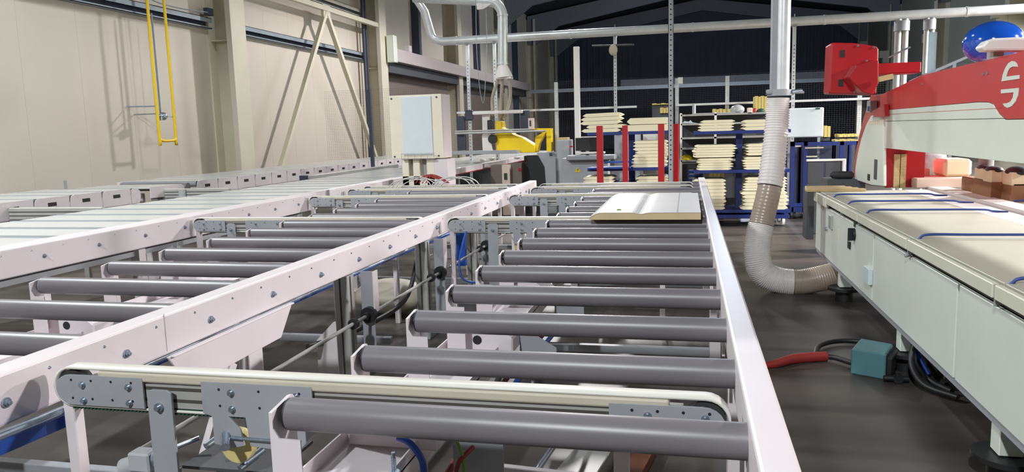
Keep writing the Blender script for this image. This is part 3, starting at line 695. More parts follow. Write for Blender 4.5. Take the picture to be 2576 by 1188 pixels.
# ================================================================== DUCTS
Y1 = 15.6
d1 = thing('extraction_duct', 'long thin galvanised extraction duct crossing the hall overhead', 'duct', (0, Y1, 3.3))
zA = aY(1280, 95, Y1).z
xA = aY(1112, 101, Y1).x; xE = 9.0
pA = aY(1085, 88, Y1); pB = aY(1068, 30, Y1); pC = aY(1040, -10, Y1)
MB().tube([(pC.x - .8, Y1, pC.z + .3), (pC.x, Y1, pC.z + .03), (pB.x, Y1, pB.z), (pA.x, Y1, pA.z), (pA.x + .06, Y1, zA + .06), (xA, Y1, zA), (xA + .3, Y1, zA)], .085, 16).build('duct_bend', M['duct'], d1)
x = xA + .3; i = 0
while x < xE:
    L = 2.4; MB().cyl((x, Y1, zA), (min(x + L, xE), Y1, zA), .085, 20).build('duct_section', M['duct'], d1)
    MB().cyl((x - .02, Y1, zA), (x + .02, Y1, zA), .092, 20).build('duct_clamp', M['duct'], d1); x += L
for px in (1175, 1243, 1547, 1998):
    q = aY(px, 120, Y1 - .02)
    p = thing('duct_post', {1175: 'slim galvanised strut holding the duct, just right of the cream cabinet', 1243: 'slim galvanised strut holding the duct, left of the white vertical pipe', 1547: 'galvanised strut below the duct with a round bracket near its top', 1998: 'galvanised strut holding the duct, right of the big grey downpipe'}[px], 'post', (q.x, Y1, 0), 'struts that hold the overhead duct')
    m_ = MB().box(q.x - .03, q.x + .03, Y1 - .03, Y1 + .03, 0, zA - .085)
    m_.m(1)
    for k in range(40): m_.box(q.x - .006, q.x + .006, Y1 - .032, Y1 - .029, .3 + k * .07, .33 + k * .07)
    m_.build('strut', [M['duct'], M['darkgap']], p)
    MB().box(q.x - .035, q.x + .035, Y1 - .1, Y1 + .1, zA - .1, zA - .085).cyl((q.x, Y1, zA - .09), (q.x, Y1, zA + .14), .008, 6).build('saddle', M['plate'], p)
    if px == 1547:
        MB().sphere((q.x - .03, Y1 - .08, zA - .36), .085, (1, .6, 1.3), 14, 10).build('round_bracket', M['guide'], p)
        MB().cyl((q.x - .45, Y1 - .06, zA - .26), (q.x + .38, Y1 - .06, zA - .28), .018, 8).build('cross_rod', M['shadowgrey'], p)
# vertical fat pipes to the right
for (xa, xb, yb_, lb) in ((2252, 2286, 180, 'left of the two pale fat pipes hanging from the duct above the red machine'), (2325, 2352, 200, 'right of the two pale fat pipes hanging from the duct above the red machine')):
    q = aY((xa + xb) / 2, 60, Y1); w2 = (aY(xb, 60, Y1).x - aY(xa, 60, Y1).x) / 2
    p = thing('drop_pipe', lb, 'pipe', (q.x, Y1, .9), 'drop pipes below the duct')
    MB().cyl((q.x - w2 * .5, Y1, 0), (q.x - w2 * .5, Y1, zA + .02), w2 * .52, 18).cyl((q.x + w2 * .5, Y1, 0), (q.x + w2 * .5, Y1, zA + .02), w2 * .52, 18).parts('pipe', M['alu'], p)
    MB().cyl((q.x, Y1, zA - .28), (q.x, Y1, zA - .1), w2 * 1.15, 20).build('collar', M['plate'], p)
# white vertical duct with hopper
Y2 = 14.0
d2 = thing('saw_duct', 'shiny white vertical extraction pipe with hopper above the yellow saw', 'duct', (-3.3, Y2, 2.5))
e0 = aY(1040, -6, Y2); e1 = aY(1225, 3, Y2); e2 = aY(1264, 45, Y2); e3 = aY(1264, 165, Y2)
rr = .09
MB().tube([e0, e1] + smooth_path([e1, aY(1248, 9, Y2), aY(1262, 28, Y2), e2], 5)[1:] + [e3], rr, 20).build('pipe', M['duct'], d2)
for py in (38, 160):
    q = aY(1264, py, Y2); MB().cyl(q - Vector((0, 0, .015)), q + Vector((0, 0, .015)), rr * 1.12, 20).build('clamp', M['duct'], d2)
h0 = aY(1248, 196, Y2); h1 = aY(1288, 198, Y2)
MB().cyl((e3.x + .02, Y2, h0.z), (e3.x, Y2, e3.z), .17, 4 * 6, rr).box(h0.x, h1.x, Y2 - .1, Y2 + .1, h0.z - .03, h0.z + .01).build('hopper', M['strip'], d2)
for i, (xa, xb, ye) in enumerate(((1254, 1240, 290), (1264, 1258, 295), (1282, 1268, 300))):
    a = aY(xa, 198, Y2); b = aY(xb, ye, YG + .1); mid = (a + b) / 2 + Vector((.06 * (i - 1), 0, 0))
    pts = smooth_path([a, mid, b], 24); MB().tube(pts, .03, 8, [.036 if k % 2 else .030 for k in range(len(pts))]).build('flex_hose', M['guide'], d2)
q = aY(1210, 18, Y2)
MB().prism(poly([(1198, 8), (1235, 10), (1215, 22), (1200, 24)], Y2 - .1), 'y', Y2 - .1, Y2 - .05).build('hanger_plate', M['strip'], d2)
ch = MB().tube(smooth_path([aY(1197, -5, Y2 - .3), aY(1199, 120, Y2 - .3), aY(1206, 215, Y2 - .3), aY(1214, 257, Y2 - .3), aY(1219, 240, Y2 - .3), aY(1224, 120, Y2 - .3), aY(1223, 25, Y2 - .3)], 8), .006, 6)
tag(ch.build('pull_chain', M['zinc']), 'thin chain loop hanging left of the white vertical pipe', 'chain')
# perforated strut in the middle
YP = 10.9
ps = thing('perforated_strut', 'tall perforated grey steel strut standing behind the end of the right conveyor', 'post', (aY(1687, 100, YP).x, YP, 0))
xc = aY(1687.5, 200, YP).x
MB().box(xc - .036, xc + .036, YP, YP + .01, 0, 8.9).box(xc - .036, xc - .03, YP, YP + .05, 0, 8.9).box(xc + .03, xc + .036, YP, YP + .05, 0, 8.9).build('strut', M['plate'], ps)
hl = MB(); z = 1.0
while z < 4.2: hl.cyl((xc, YP - .001, z), (xc, YP + .004, z), .011, 10); z += .068
stuff(hl.build('strut_holes', M['black'], ps))
MB().box(xc - .06, xc + .06, YP - .05, YP + .1, 0, .012).build('base_plate', M['plate'], ps)
# big grey downpipe + clamp + ribbed hose
YH = 7.8
pc = (aY(1940, 100, YH) + aY(1988, 100, YH)) / 2
dp = thing('downpipe', 'large galvanised vertical pipe above the clear ribbed hose', 'duct', (pc.x, YH, 2))
xl = aY(1939, 100, YH).x; xr = aY(1988, 100, YH).x; zc_ = aY(1958, 228, YH).z
MB().box(xl, xl + .09, YH - .03, YH + .05, zc_, 8.9).build('flat_duct', M['plate'], dp, .01)
MB().cyl((xr - .062, YH, zc_), (xr - .062, YH, 8.9), .062, 24).build('pipe', M['duct'], dp)
cA = aY(1927, 236, YH); cB = aY(2022, 233, YH)
MB().cyl((pc.x, YH, zc_ - .05), (pc.x, YH, zc_ + .005), .115, 24).box(cA.x, cB.x, YH - .03, YH + .03, zc_ - .035, zc_ - .015).box(cA.x, cA.x + .18, YH - .09, YH + .02, zc_ - .03, zc_ + .01).build('clamp', M['plate'], dp)
MB().cyl((cB.x - .12, YH - .05, zc_ - .02), (cB.x - .02, YH + .0, zc_ - .01), .02, 8).build('clamp_screw', M['zinc'], dp)
hs = thing('ribbed_hose', 'clear ribbed suction hose sweeping down beside the long machine', 'hose', (1.0, 7.6, 0))
path = [aY(1958, 246, YH), aY(1955, 300, YH), aY(1948, 380, 7.75), aY(1936, 470, 7.65), aY(1916, 560, 7.6), aY(1906, 610, 7.55), aY(1906, 655, 7.5), aY(1922, 690, 7.5), aY(1960, 706, 7.5), aY(2010, 710, 7.5), aY(2060, 702, 7.5), aY(2110, 690, 7.55)]
pts = smooth_path(path, 11)
def rad(i): return .096 + .022 * min(1, i / 55)
def seg(a, b, nm, m, amp):
    P_ = []; R_ = []
    for i in range(a, b):
        for k in range(4):
            P_.append(pts[i].lerp(pts[i + 1], k / 4)); R_.append(rad(i) + amp * (.5 - .5 * math.cos(k * math.pi / 2)))
    MB().tube(P_, .1, 24, R_).build(nm, m, hs)
n_ = len(pts) - 1
seg(0, 33, 'hose_section', M['hose'], .013); seg(33, 45, 'dusty_section', M['hosedirty'], .002); seg(45, 96, 'hose_section', M['hose'], .010); seg(96, n_, 'dusty_section', M['hosedirty'], .004)
# ================================================================== LONG MACHINE on the right
mc = thing('panel_machine', 'long pale grey panel processing machine with red and white gantry beam', 'machine', (2.2, 5.5, 0))
XF = 1.30
MB().box(XF + .02, 3.9, 2.2, 8.33, .29, .80).build('body', M['mint'], mc)
pan = [(8.33, 7.95), (7.93, 5.82), (5.80, 4.07), (4.05, 2.2)]
for a, b_ in pan: MB().box(XF, XF + .02, b_ + .004, a - .004, .31, .79).build('front_panel', M['mint'], mc, .003)
MB().box(XF + .01, XF + .06, 2.2, 8.33, .27, .305).build('bottom_trim', M['plate'], mc)
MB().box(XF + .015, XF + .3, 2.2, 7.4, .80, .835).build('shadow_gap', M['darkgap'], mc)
j = [8.33, 7.60, 6.94, 6.24, 4.88, 3.55, 2.2]
for i in range(6):
    a, b_ = j[i], j[i + 1]
    MB().box(XF - .03, XF + .0, b_ + .012, a - .012, .832 if i else .80, .896).build('edge_block', M['lip'], mc, .004)
    MB().box(XF + .014, 2.12, b_ + .006, a - .006, .86, .90).build('table_slab', M['slab'], mc, .003)
    MB().box(2.12, 2.34, b_ + .006, a - .006, .86, .902).build('white_slab', M['strip'], mc, .002)
    MB().box(2.56, 3.9, b_ + .006, a - .006, .86, .90).build('table_slab', M['slab'], mc, .003)
MB().box(2.36, 2.54, 2.2, 8.5, .86, .925).build('guide_strip', M['strip'], mc, .006)
MB().box(XF + .02, 3.88, 2.2, 8.33, .79, .86).build('table_frame', M['darkgap'], mc)
for y in j[1:]:
    MB().tube(smooth_path([(XF + .02, y, .86), (XF + .04, y, .902), (XF + .09, y - .005, .925), (1.6, y - .005, .925), (2.1, y - .005, .925), (2.2, y, .912), (2.3, y, .905)], 5), .008, 8).build('blue_cord', M['cord'], mc)
    if y < 8: MB().tube(smooth_path([(2.6, y, .90), (2.68, y, .922), (3.4, y, .922), (3.8, y, .905)], 5), .008, 8).build('blue_cord', M['cord'], mc)
    MB().box(XF - .022, XF - .004, y - .009, y + .009, .80, .894).build('joint_bracket', M['plate'], mc)
# handles, switch
def frontbox(px0, py0, px1, py1, d, nm, m, bev=.002):
    a = aX(px0, py0, XF); b = aX(px1, py1, XF)
    return MB().box(XF - d, XF, min(a.y, b.y), max(a.y, b.y), min(a.z, b.z), max(a.z, b.z)).build(nm, m, mc, bev)
frontbox(2090, 540, 2095, 578, .02, 'door_handle', M['alu']); frontbox(2183, 668, 2195, 718, .03, 'door_handle', M['cabdoor'])
frontbox(2135, 605, 2140, 628, .01, 'keyhole_plate', M['black'])
q = aX(2150, 590, XF)
MB().cyl((XF, q.y, q.z), (XF - .02, q.y, q.z), .05, 20).box(XF - .05, XF - .02, q.y - .012, q.y + .012, q.z - .05, q.z + .05).build('main_switch', M['black'], mc)
MB().box(XF - .004, XF, q.y - .03, q.y + .03, q.z + .06, q.z + .1).build('green_label', M['green'], mc)
q = aX(2081, 576, XF); MB().cyl((XF, q.y, q.z), (XF - .02, q.y, q.z), .02, 10).build('lock', M['zinc'], mc)
q = aX(2109, 592, XF); MB().box(XF - .002, XF, q.y - .02, q.y + .02, q.z - .05, q.z + .05).build('faded_label', M['foam'], mc)
q = aX(2290, 640, XF); MB().cyl((XF, q.y, q.z), (XF - .03, q.y, q.z - .01), .012, 8).build('hook', M['plate'], mc)
for y in (7.2, 5.2, 3.6):
    MB().box(1.33, 1.43, y - .05, y + .05, .13, .29).build('foot_bracket', M['mint'], mc, .004)
    MB().cyl((1.38, y, .08), (1.38, y, .2), .014, 12).cyl((1.38, y, .10), (1.38, y, .125), .14, 24).cyl((1.38, y, 0), (1.38, y, .10), .075, 20).build('levelling_foot', M['black'], mc)
# slanted planks at the far end
for i in range(4):
    a = aY(2022, 452 + 3.4 * i, 8.75 - .12 * i); b = aY(2120 + 16 * i, 450 + 4 * i, 8.75 - .12 * i)
    MB().box(a.x, b.x, 8.55 - .12 * i, 8.66 - .12 * i, .90 + .0 * i, .925).build('wood_rail', M['wood'], mc, .003)
# column, side panel
XG = 1.97
colp = [(2150, 452), (2152, 420), (2158, 385), (2166, 350), (2178, 315), (2190, 292), (2200, 290), (2222, 293), (2222, 469), (2192, 466)]
cpz = [(aX(px, py, XG).y, aX(px, py, XG).z) for px, py in colp]
MB().prism(cpz, 'x', XG, XG + .03).build('column_panel', M['mint'], mc, .006)
colr = [(2147, 452), (2148, 420), (2153, 380), (2160, 345), (2170, 305), (2180, 270), (2190, 240), (2226, 236), (2226, 470), (2190, 467)]
cpz = [(aX(px, py, XG + .03).y, aX(px, py, XG + .03).z) for px, py in colr]
MB().prism(cpz, 'x', XG + .03, XG + .38).build('column_body', M['red'], mc, .006)
q0 = aX(2200, 410, XG); q1 = aX(2204, 452, XG); MB().box(XG - .004, XG, q1.y - .03, q0.y, q1.z, q0.z + .04).build('slot_cover', M['shadowgrey'], mc)
q = aX(2186, 445, XG); MB().box(XG - .006, XG, q.y - .05, q.y + .05, q.z - .04, q.z + .03).build('black_catch', M['black'], mc)
q0 = aX(2187, 306, XG); q1 = aX(2216, 314, XG); lb_ = MB(); yy = q1.y; k = 0
while yy < q0.y: lb_.box(XG - .003, XG, yy, yy + .05, q1.z, q1.z + .045); yy += .075
lb_.parts('faded_red_mark', M['foam'], mc)
# gantry beam (side face X = XG .. )
def gx(px, py, X=XG): v = aX(px, py, X); return (v.y, v.z)
yN = 3.2
z_top = 1.985; z_bot = 1.318
yL = gx(2228, 300)[0]
# red body behind
MB().prism([(yL, z_bot + .01), (yL, 1.87), (gx(2320, 187)[0], 1.975), (yN, 2.0), (yN, z_bot + .01)], 'x', XG + .015, XG + .42).build('beam', M['red'], mc, .006)
redp = [(yL + .25, 1.70), (yL + .25, 1.86), (gx(2320, 187)[0], 1.975), (yN, 2.0), (yN, 1.585), (gx(2530, 300)[0], 1.585), (gx(2515, 280)[0], 1.62), (gx(2500, 262)[0], 1.685), (gx(2485, 258)[0], 1.702), (gx(2460, 259)[0], 1.708)]
MB().prism(redp, 'x', XG - .002, XG + .014).build('red_fascia', M['redflat'], mc, .003)
whp = [(yL, z_bot), (yL, 1.70), (gx(2460, 259)[0], 1.704), (gx(2485, 258)[0], 1.698), (gx(2500, 262)[0], 1.68), (gx(2515, 280)[0], 1.615), (gx(2530, 300)[0], 1.58), (yN, 1.58), (yN, z_bot)]
MB().prism(whp, 'x', XG - .003, XG + .014).build('white_fascia', M['mint'], mc, .003)
MB().box(XG - .0045, XG - .003, gx(2520, 290)[0], yL, 1.655, 1.658).build('red_pinstripe', M['redflat'], mc)
MB().box(XG - .0045, XG - .003, gx(2530, 300)[0], yL, 1.588, 1.592).build('panel_seam', M['darkgap'], mc)
for px, py in ((2320, 212), (2475, 186), (2486, 184)):
    y_, z_ = gx(px, py); MB().cyl((XG, y_, z_), (XG - .008, y_, z_), .012, 8).build('screw', M['zinc'], mc)
# white emblem marks on the red fascia (thick strokes)
def stroke(pts_, wpx):
    b = MB(); P_ = [aX(2050 + a / 3.3, 80 + c / 3.3, XG - .004) for a, c in pts_]
    for i in range(len(P_) - 1):
        b.bar(P_[i], P_[i + 1], wpx, .004, up=(1, 0, 0))
        b.cyl(P_[i + 1] + Vector((-.002, 0, 0)), P_[i + 1] + Vector((.002, 0, 0)), wpx / 2, 10)
    return b
def mark(pp):
    v = [aX(2050 + a / 3.3, 80 + c / 3.3, XG) for a, c in pp]
    MB().prism([(q.y, q.z) for q in v], 'x', XG - .006, XG - .001).build('emblem_mark', M['mint'], mc)
mark([(1690, 290), (1682, 262), (1664, 246), (1640, 243), (1612, 262), (1588, 300), (1568, 352), (1556, 412), (1702, 390), (1704, 358), (1595, 372), (1607, 332), (1625, 302), (1650, 288)])
mark([(1552, 480), (1698, 466), (1692, 530), (1672, 580), (1640, 618), (1606, 632), (1580, 618), (1568, 596), (1604, 592), (1630, 580), (1650, 548), (1658, 502), (1552, 512)])
# lower red inner panel with wooden strips
MB().box(XG + .03, XG + .40, 8.565, 8.58, .905, 1.34).build('rear_panel', M['red'], mc)
for px in ((2248, 2262), (2264, 2278)):
    a = aY(px[0], 465, 8.53); b = aY(px[1], 465, 8.53)
    MB().box(a.x, b.x, 8.53, 8.56, .90, 1.25).build('wooden_strip', M['wood'], mc)
# swing head box at the top
YB = 8.45
hd = MB().prism([(aY(px, py, YB).x, aY(px, py, YB).z) for px, py in [(2084, 235), (2090, 108), (2098, 107), (2150, 108), (2205, 116), (2211, 122), (2210, 162), (2205, 238)]], 'y', YB, YB + .32)
h = hd.build('head_cover', M['red'], mc, .02, 3)
for px, py in ((2119, 135), (2115, 209)):
    a = aY(px, py, YB); MB().box(a.x - .022, a.x + .022, YB - .004, YB + .002, a.z - .035, a.z + .035).build('black_plug', M['black'], h)
for px, py in ((2158, 115), (2198, 119), (2149, 232), (2180, 153), (2170, 162)):
    a = aY(px, py, YB - .002); MB().cyl(a, a + Vector((0, -.01, 0)), .012, 8).build('screw', M['zinc'], mc)
pts_ = [(aY(px, py, YB - .2).x, aY(px, py, YB - .2).z) for px, py in [(2128, 196), (2150, 165), (2190, 152), (2206, 154), (2206, 210), (2190, 240), (2165, 232)]]
MB().prism(pts_, 'y', YB - .28, YB - .01).build('knuckle_housing', M['red'], mc, .012, 2)
a = aY(2200, 187, 8.2); b = aY(2318, 155, 8.2)
MB().box(a.x, b.x, 8.2, 8.5, a.z, b.z).build('swing_arm', M['red'], mc, .008)
q = aX(2197, 272, XG); MB().box(XG - .05, XG + .02, q.y - .08, q.y + .08, q.z - .05, q.z + .08).build('valve', M['plate'], mc, .004)
MB().box(XG - .056, XG - .05, q.y - .04, q.y + .03, q.z - .03, q.z + .02).build('blue_knob', M['blue'], mc)
MB().prism([gx(2205, 280), gx(2238, 262), gx(2240, 292), (gx(2215, 300)[0], gx(2215, 295)[1])], 'x', XG - .05, XG - .01).build('hinge_block', M['red'], mc)
a = aY(2205, 190, 8.15); b = aY(2245, 190, 8.15)
MB().bar(aY(2210, 200, 8.1), aY(2246, 192, 8.1), .05, .05).build('wood_wedge', M['wood'], mc)
a = aY(2235, 145, 8.2); b = aY(2290, 118, 8.2); MB().cyl(a, b, .009, 8).build('gas_strut', M['zinc'], mc)
# clear plate and angle
a = aY(2332, 190, 9.2); b = aY(2358, 80, 9.2)
tag(MB().box(a.x, b.x, 9.2, 9.21, a.z - .3, b.z).build('clear_plate', M['glass']), 'upright clear plate standing above the red beam beside the right drop pipe', 'plate')
# cover on beam
cv = thing('white_hood', 'white tapered hood on a short stalk above the red beam', 'hood', (2.25, 5.6, 2.0))
YC = 5.7
MB().prism([(aY(px, py, YC).x, aY(px, py, YC).z) for px, py in [(2467, 119), (2484, 102), (2500, 96), (2560, 93), (2620, 95), (2620, 128), (2480, 128)]], 'y', YC, YC + .13).build('hood', M['strip'], cv, .015, 2)
MB().prism([(aY(px, py, YC + .1).x, aY(px, py, YC + .1).z) for px, py in [(2497, 128), (2522, 128), (2522, 160), (2495, 160)]], 'y', YC + .08, YC + .2).build('stalk', M['alu'], cv)
MB().box(2.3, 2.6, YC + .05, YC + .25, 1.9, 2.03).build('stalk_base', M['alu'], cv)
bl = aY(2498, 108, 7.6)
bt = thing('blue_tank', 'glossy blue rounded tank behind the white hood', 'tank', (bl.x, bl.y, 0))
MB().sphere(bl, .237, (1.0, 1, .78), 32, 20).build('tank', M['ball'], bt)
MB().cyl((bl.x, bl.y, .902), (bl.x, bl.y, bl.z - .2), .06, 16).build('stand', M['plate'], bt)
q = aY(2400, 158, 10.5)
tag(MB().bar(aY(2290, 205, 10.5), aY(2440, 140, 10.5) , .1, .03).box(q.x - .02, q.x + .02, 10.48, 10.52, 0, q.z).build('cable_tray', M['girt']), 'slanting grey cable tray behind the red beam below the blue tank', 'tray')
# goods lying on the machine table behind
def tblock(px0, px1, ytop, ybot, Y, d, nm, m, lb, cat, z0=None, bev=.01):
    a = aY(px0, ybot, Y); b = aY(px1, ytop, Y); zz = a.z if z0 is None else z0
    return tag(MB().box(a.x, b.x, Y, Y + d, zz, b.z).build(nm, m, None, bev), lb, cat)
tblock(2304, 2450, 448, 469, 8.4, .5, 'foam_slab', M['foam'], 'flat pinkish slab lying on the machine table right of the red column', 'slab', .905)
tblock(2446, 2480, 448, 475, 7.8, .3, 'cardboard_box', M['card'], 'brown cardboard box left of the taller cardboard boxes on the machine table', 'box', .905)
tblock(2482, 2545, 452, 482, 7.4, .3, 'cardboard_box', M['card'], 'brown cardboard box under the cream blocks with black tops', 'box', .905)
tblock(2546, 2640, 460, 490, 7.0, .3, 'cardboard_box', M['card'], 'rightmost brown cardboard box at the right edge of the picture', 'box', .905)
tblock(2374, 2448, 400, 446, 8.6, .4, 'white_tote', M['cream'], 'large white and pink block lying under the gantry beam', 'block', None, .03)
tag(MB().box(aY(2374, 446, 8.6).x, aY(2448, 446, 8.6).x, 8.6, 9.0, .905, aY(2374, 446, 8.6).z).build('maroon_tray', M['red']), 'dark red tray under the large white block', 'tray')
tblock(2310, 2340, 425, 448, 8.8, .2, 'small_box', M['foam'], 'small pale box beside the red column, by the clear film', 'box')
for i, (a_, b_) in enumerate(((2472, 2500), (2494, 2531), (2546, 2600))):
    q = aY((a_ + b_) / 2, 428 + i * 4, 7.4 - .2 * i); w_ = (aY(b_, 428, 7.4).x - aY(a_, 428, 7.4).x) / 2
    t = thing('capped_block', ('first', 'second', 'third')[i] + ' cream block with a black rounded cap from the left, under the gantry beam', 'block', (q.x, q.y, q.z - .1), 'cream blocks with black caps')
    zt_ = aY(0 + a_, 424 + 5 * i, q.y).z; zb_ = aY(a_, 452 + 8 * i, q.y).z
    MB().box(q.x - w_ * .95, q.x + w_ * .95, q.y, q.y + .2, min(zb_, zt_ - .08), zt_).build('block', M['cream'], t, .004)
    MB().sphere((q.x, q.y + .1, zt_), w_, (1.05, .12 / w_, .55), 18, 10).build('cap', M['black'], t)
    MB().box(q.x - w_, q.x + w_, q.y - .02, q.y + .22, .90, min(zb_, zt_ - .08)).build('card_base', M['card'], t)
q = aY(2365, 395, 9.6)
tag(MB().sphere(aY(2345, 425, 9.5), .22, (1, .6, .8), 16, 10).sphere(aY(2335, 398, 9.7), .2, (1, .6, .7), 14, 8).build('film_bundle', M['bag']), 'crumpled clear plastic film behind the small pale box', 'film')
# ================================================================== FLOOR ITEMS AISLE
tb_ = thing('teal_box', 'small teal box with black socket side on the floor under the machine edge', 'box', (1.1, 5.1, 0))
MB().prism([(1.02, 5.05), (1.20, 4.95), (1.30, 5.2), (1.13, 5.32)], 'z', 0.0, .165).build('box', M['teal'], tb_, .008)
MB().prism([(1.205, 4.955), (1.29, 5.17), (1.32, 5.16), (1.235, 4.94)], 'z', .03, .14).build('socket', M['black'], tb_, .005)
MB().cyl((1.18, 4.9, .03), (1.32, 4.9, .03), .018, 8).cyl((1.26, 4.88, .03), (1.26, 4.92, .03), .03, 10).build('plug', M['black'], tb_)
ph = lambda px, py, z=.03: aZ(px, py, z)
tag(MB().tube(smooth_path([ph(1880, 925), ph(1945, 917), ph(2000, 903), ph(2078, 897)], 8), .03, 12, [.018 + .016 * min(1, i / 16) for i in range(25)]).build('red_hose', M['redhose']), 'thick red hose lying across the aisle floor', 'hose')
tag(MB().tube(smooth_path([ph(2075, 897), ph(2100, 900), ph(2140, 912), ph(2160, 915)], 8), .018, 10).build('dark_connector', M['black']), 'black and blue connector between the red hose and the teal box', 'connector')
tag(MB().tube(smooth_path([ph(2050, 895), ph(2062, 870), ph(2110, 858), ph(2180, 862), ph(2240, 885)], 8), .018, 10).build('black_cable', M['black']), 'black cable looping on the floor behind the teal box', 'cable')
ck = MB()
for i in range(5):
    ck.tube(smooth_path([(1.38 + .03 * i, 4.95, .3), (1.33 + .05 * i, 4.9 + .06 * i, .15), (1.36 + .06 * i, 4.75 + .1 * i, .05), (1.5, 4.6 + .1 * i, .03)], 6), .02, 8)
tag(stuff(ck.build('cable_bundle', M['black'])), 'dark tangle of cables hanging under the machine beside the teal box', 'cables')
tag(MB().tube(smooth_path([(1.36, 5.0, .32), (1.37, 4.95, .2), (1.42, 4.85, .08)], 6), .012, 8).build('blue_cable', M['blue']), 'blue cable hanging under the machine above the black tangle', 'cable')
# ================================================================== BACKGROUND
# red posts
for i, (x0, x1, yt, lb) in enumerate(((1500, 1516, 317, 'first red upright post from the left'), (1565, 1579, 316, 'second red upright post from the left'), (1655, 1671, 312, 'third red upright post from the left, left of the grey strut'), (1693, 1708, 312, 'rightmost red upright post, right of the grey strut'))):
    a = aY(x0, yt, 11.5); b = aY(x1, yt, 11.5)
    tag(MB().box(a.x, b.x, 11.5, 11.56, 0, a.z).build('red_post', M['red'], None, .003), lb, 'post', 'red upright posts behind the conveyor')
def panel_poly(w_, h_, c_):
    # profiled door edge: flat middle and tapered ends
    return [(-w_ / 2, h_ * .35), (-w_ / 2 + c_, 0), (w_ / 2 - c_, 0), (w_ / 2, h_ * .35), (w_ / 2, h_ * .5), (w_ / 2 - c_, h_ * .95), (-w_ / 2 + c_, h_ * .95), (-w_ / 2, h_ * .5)]
ORD = ['topmost', 'second from top', 'third from top', 'fourth from top', 'fifth from top', 'sixth from top', 'seventh from top', 'eighth from top', 'ninth from top', 'tenth from top']
def stack(x0, x1, yt, yb_, n, Y, where, jit=.02, depth=.6, tilt=0, m='cream', z0=None):
    a = aY(x0, yb_, Y); b = aY(x1, yt, Y); zb_ = a.z if z0 is None else z0; h_ = (b.z - zb_) / n; w_ = b.x - a.x
    for i in range(n):
        ww = w_ * (1 - random.random() * .06); dx = random.uniform(-jit, jit)
        me = MB().prism(panel_poly(ww, h_ * .97, .05), 'y', 0, depth).mesh('cream_panel', M[m])
        o = put('cream_panel', me, None, ((a.x + b.x) / 2 + dx, Y, zb_ + h_ * i))
        if tilt: o.rotation_euler.y = -math.radians(tilt) * (i + 1) / n
        tag(o, 'cream door panel, %s, %s' % (ORD[n - 1 - i], where), 'panel', 'cream door panels')
    return zb_, a.x, b.x
def cart(x0, x1, Y, shelves, label, posts, wheels=()):
    t = thing('shelf_cart', label, 'cart', ((x0 + x1) / 2, Y, 0), 'blue carts for panels')
    for z in shelves: MB().box(x0, x1, Y - .02, Y + .66, z - .05, z).build('shelf', M['bluepaint'], t, .003)
    for x in posts:
        MB().box(x - .05, x + .05, Y + .28, Y + .36, .14, max(shelves)).parts('upright', M['bluepaint'], t, .003)
    MB().box(x0, x1, Y - .02, Y + .66, .12, .18).build('base_frame', M['bluepaint'], t, .003)
    for x, y in ((x0 + .1, Y + .05), (x1 - .08, Y + .05), (x0 + .1, Y + .6), (x1 - .08, Y + .6)):
        w_ = MB().cyl((x - .02, y, .075), (x + .02, y, .075), .075, 20).build('wheel', M['strip'], t)
        MB().box(x - .03, x - .024, y - .03, y + .03, .06, .13).box(x + .024, x + .03, y - .03, y + .03, .06, .13).build('fork', M['plate'], w_)
    return t
YR = 12.5
zs = [aY(1800, 330, YR).z, aY(1800, 428, YR).z]
zl = .26
cart(aY(1745, 400, YR).x, aY(1988, 400, YR).x, YR, [zs[0], zs[1], zl], 'big blue cart loaded with cream panels, at the far end of the aisle', [aY(1862, 400, YR).x])
stack(1758, 1850, 300, 330, 4, YR, 'top left of big blue cart', z0=zs[0])
stack(1743, 1853, 363, 396, 5, YR, 'upper left middle shelf of big blue cart', z0=aY(1800, 396, YR).z)
stack(1752, 1845, 397, 428, 5, YR, 'lower left middle shelf of big blue cart', z0=zs[1])
stack(1742, 1828, 450, 517, 9, YR, 'bottom left of big blue cart', z0=zl + .0)
stack(1869, 1980, 298, 330, 3, YR, 'top right of big blue cart', z0=zs[0])
stack(1876, 1978, 360, 391, 4, YR, 'upper right middle shelf of big blue cart', z0=aY(1900, 391, YR).z)
stack(1868, 1976, 393, 428, 5, YR, 'lower right middle shelf of big blue cart', z0=zs[1])
stack(1868, 1980, 445, 480, 5, YR, 'upper bottom right of big blue cart', z0=aY(1900, 480, YR).z)
stack(1863, 1984, 480, 524, 5, YR, 'lower bottom right of big blue cart', z0=zl)
# left blue cart
YL = 12.3
zt1 = aY(1580, 331, YL).z; zt2 = aY(1630, 421, YL).z; zt3 = aY(1500, 461, YL).z
cartL = cart(aY(1478, 400, YL).x, aY(1700, 400, YL).x, YL, [zt1, zt2 - .0, zt3], 'blue cart of cream panels behind the red posts', [aY(1586, 400, YL).x])
stack(1467, 1568, 282, 330, 5, YL, 'top left of cart behind red posts', .05, z0=zt1, tilt=1.2)
stack(1575, 1690, 293, 330, 2, YL, 'top right of cart behind red posts', z0=zt1)
stack(1592, 1684, 352, 421, 8, YL, 'middle shelf of cart behind red posts', .04, z0=zt2)
stack(1467, 1545, 443, 461, 2, YL, 'bottom left of cart behind red posts', z0=zt3)
stack(1598, 1684, 443, 461, 2, YL, 'bottom right of cart behind red posts', z0=zt3)
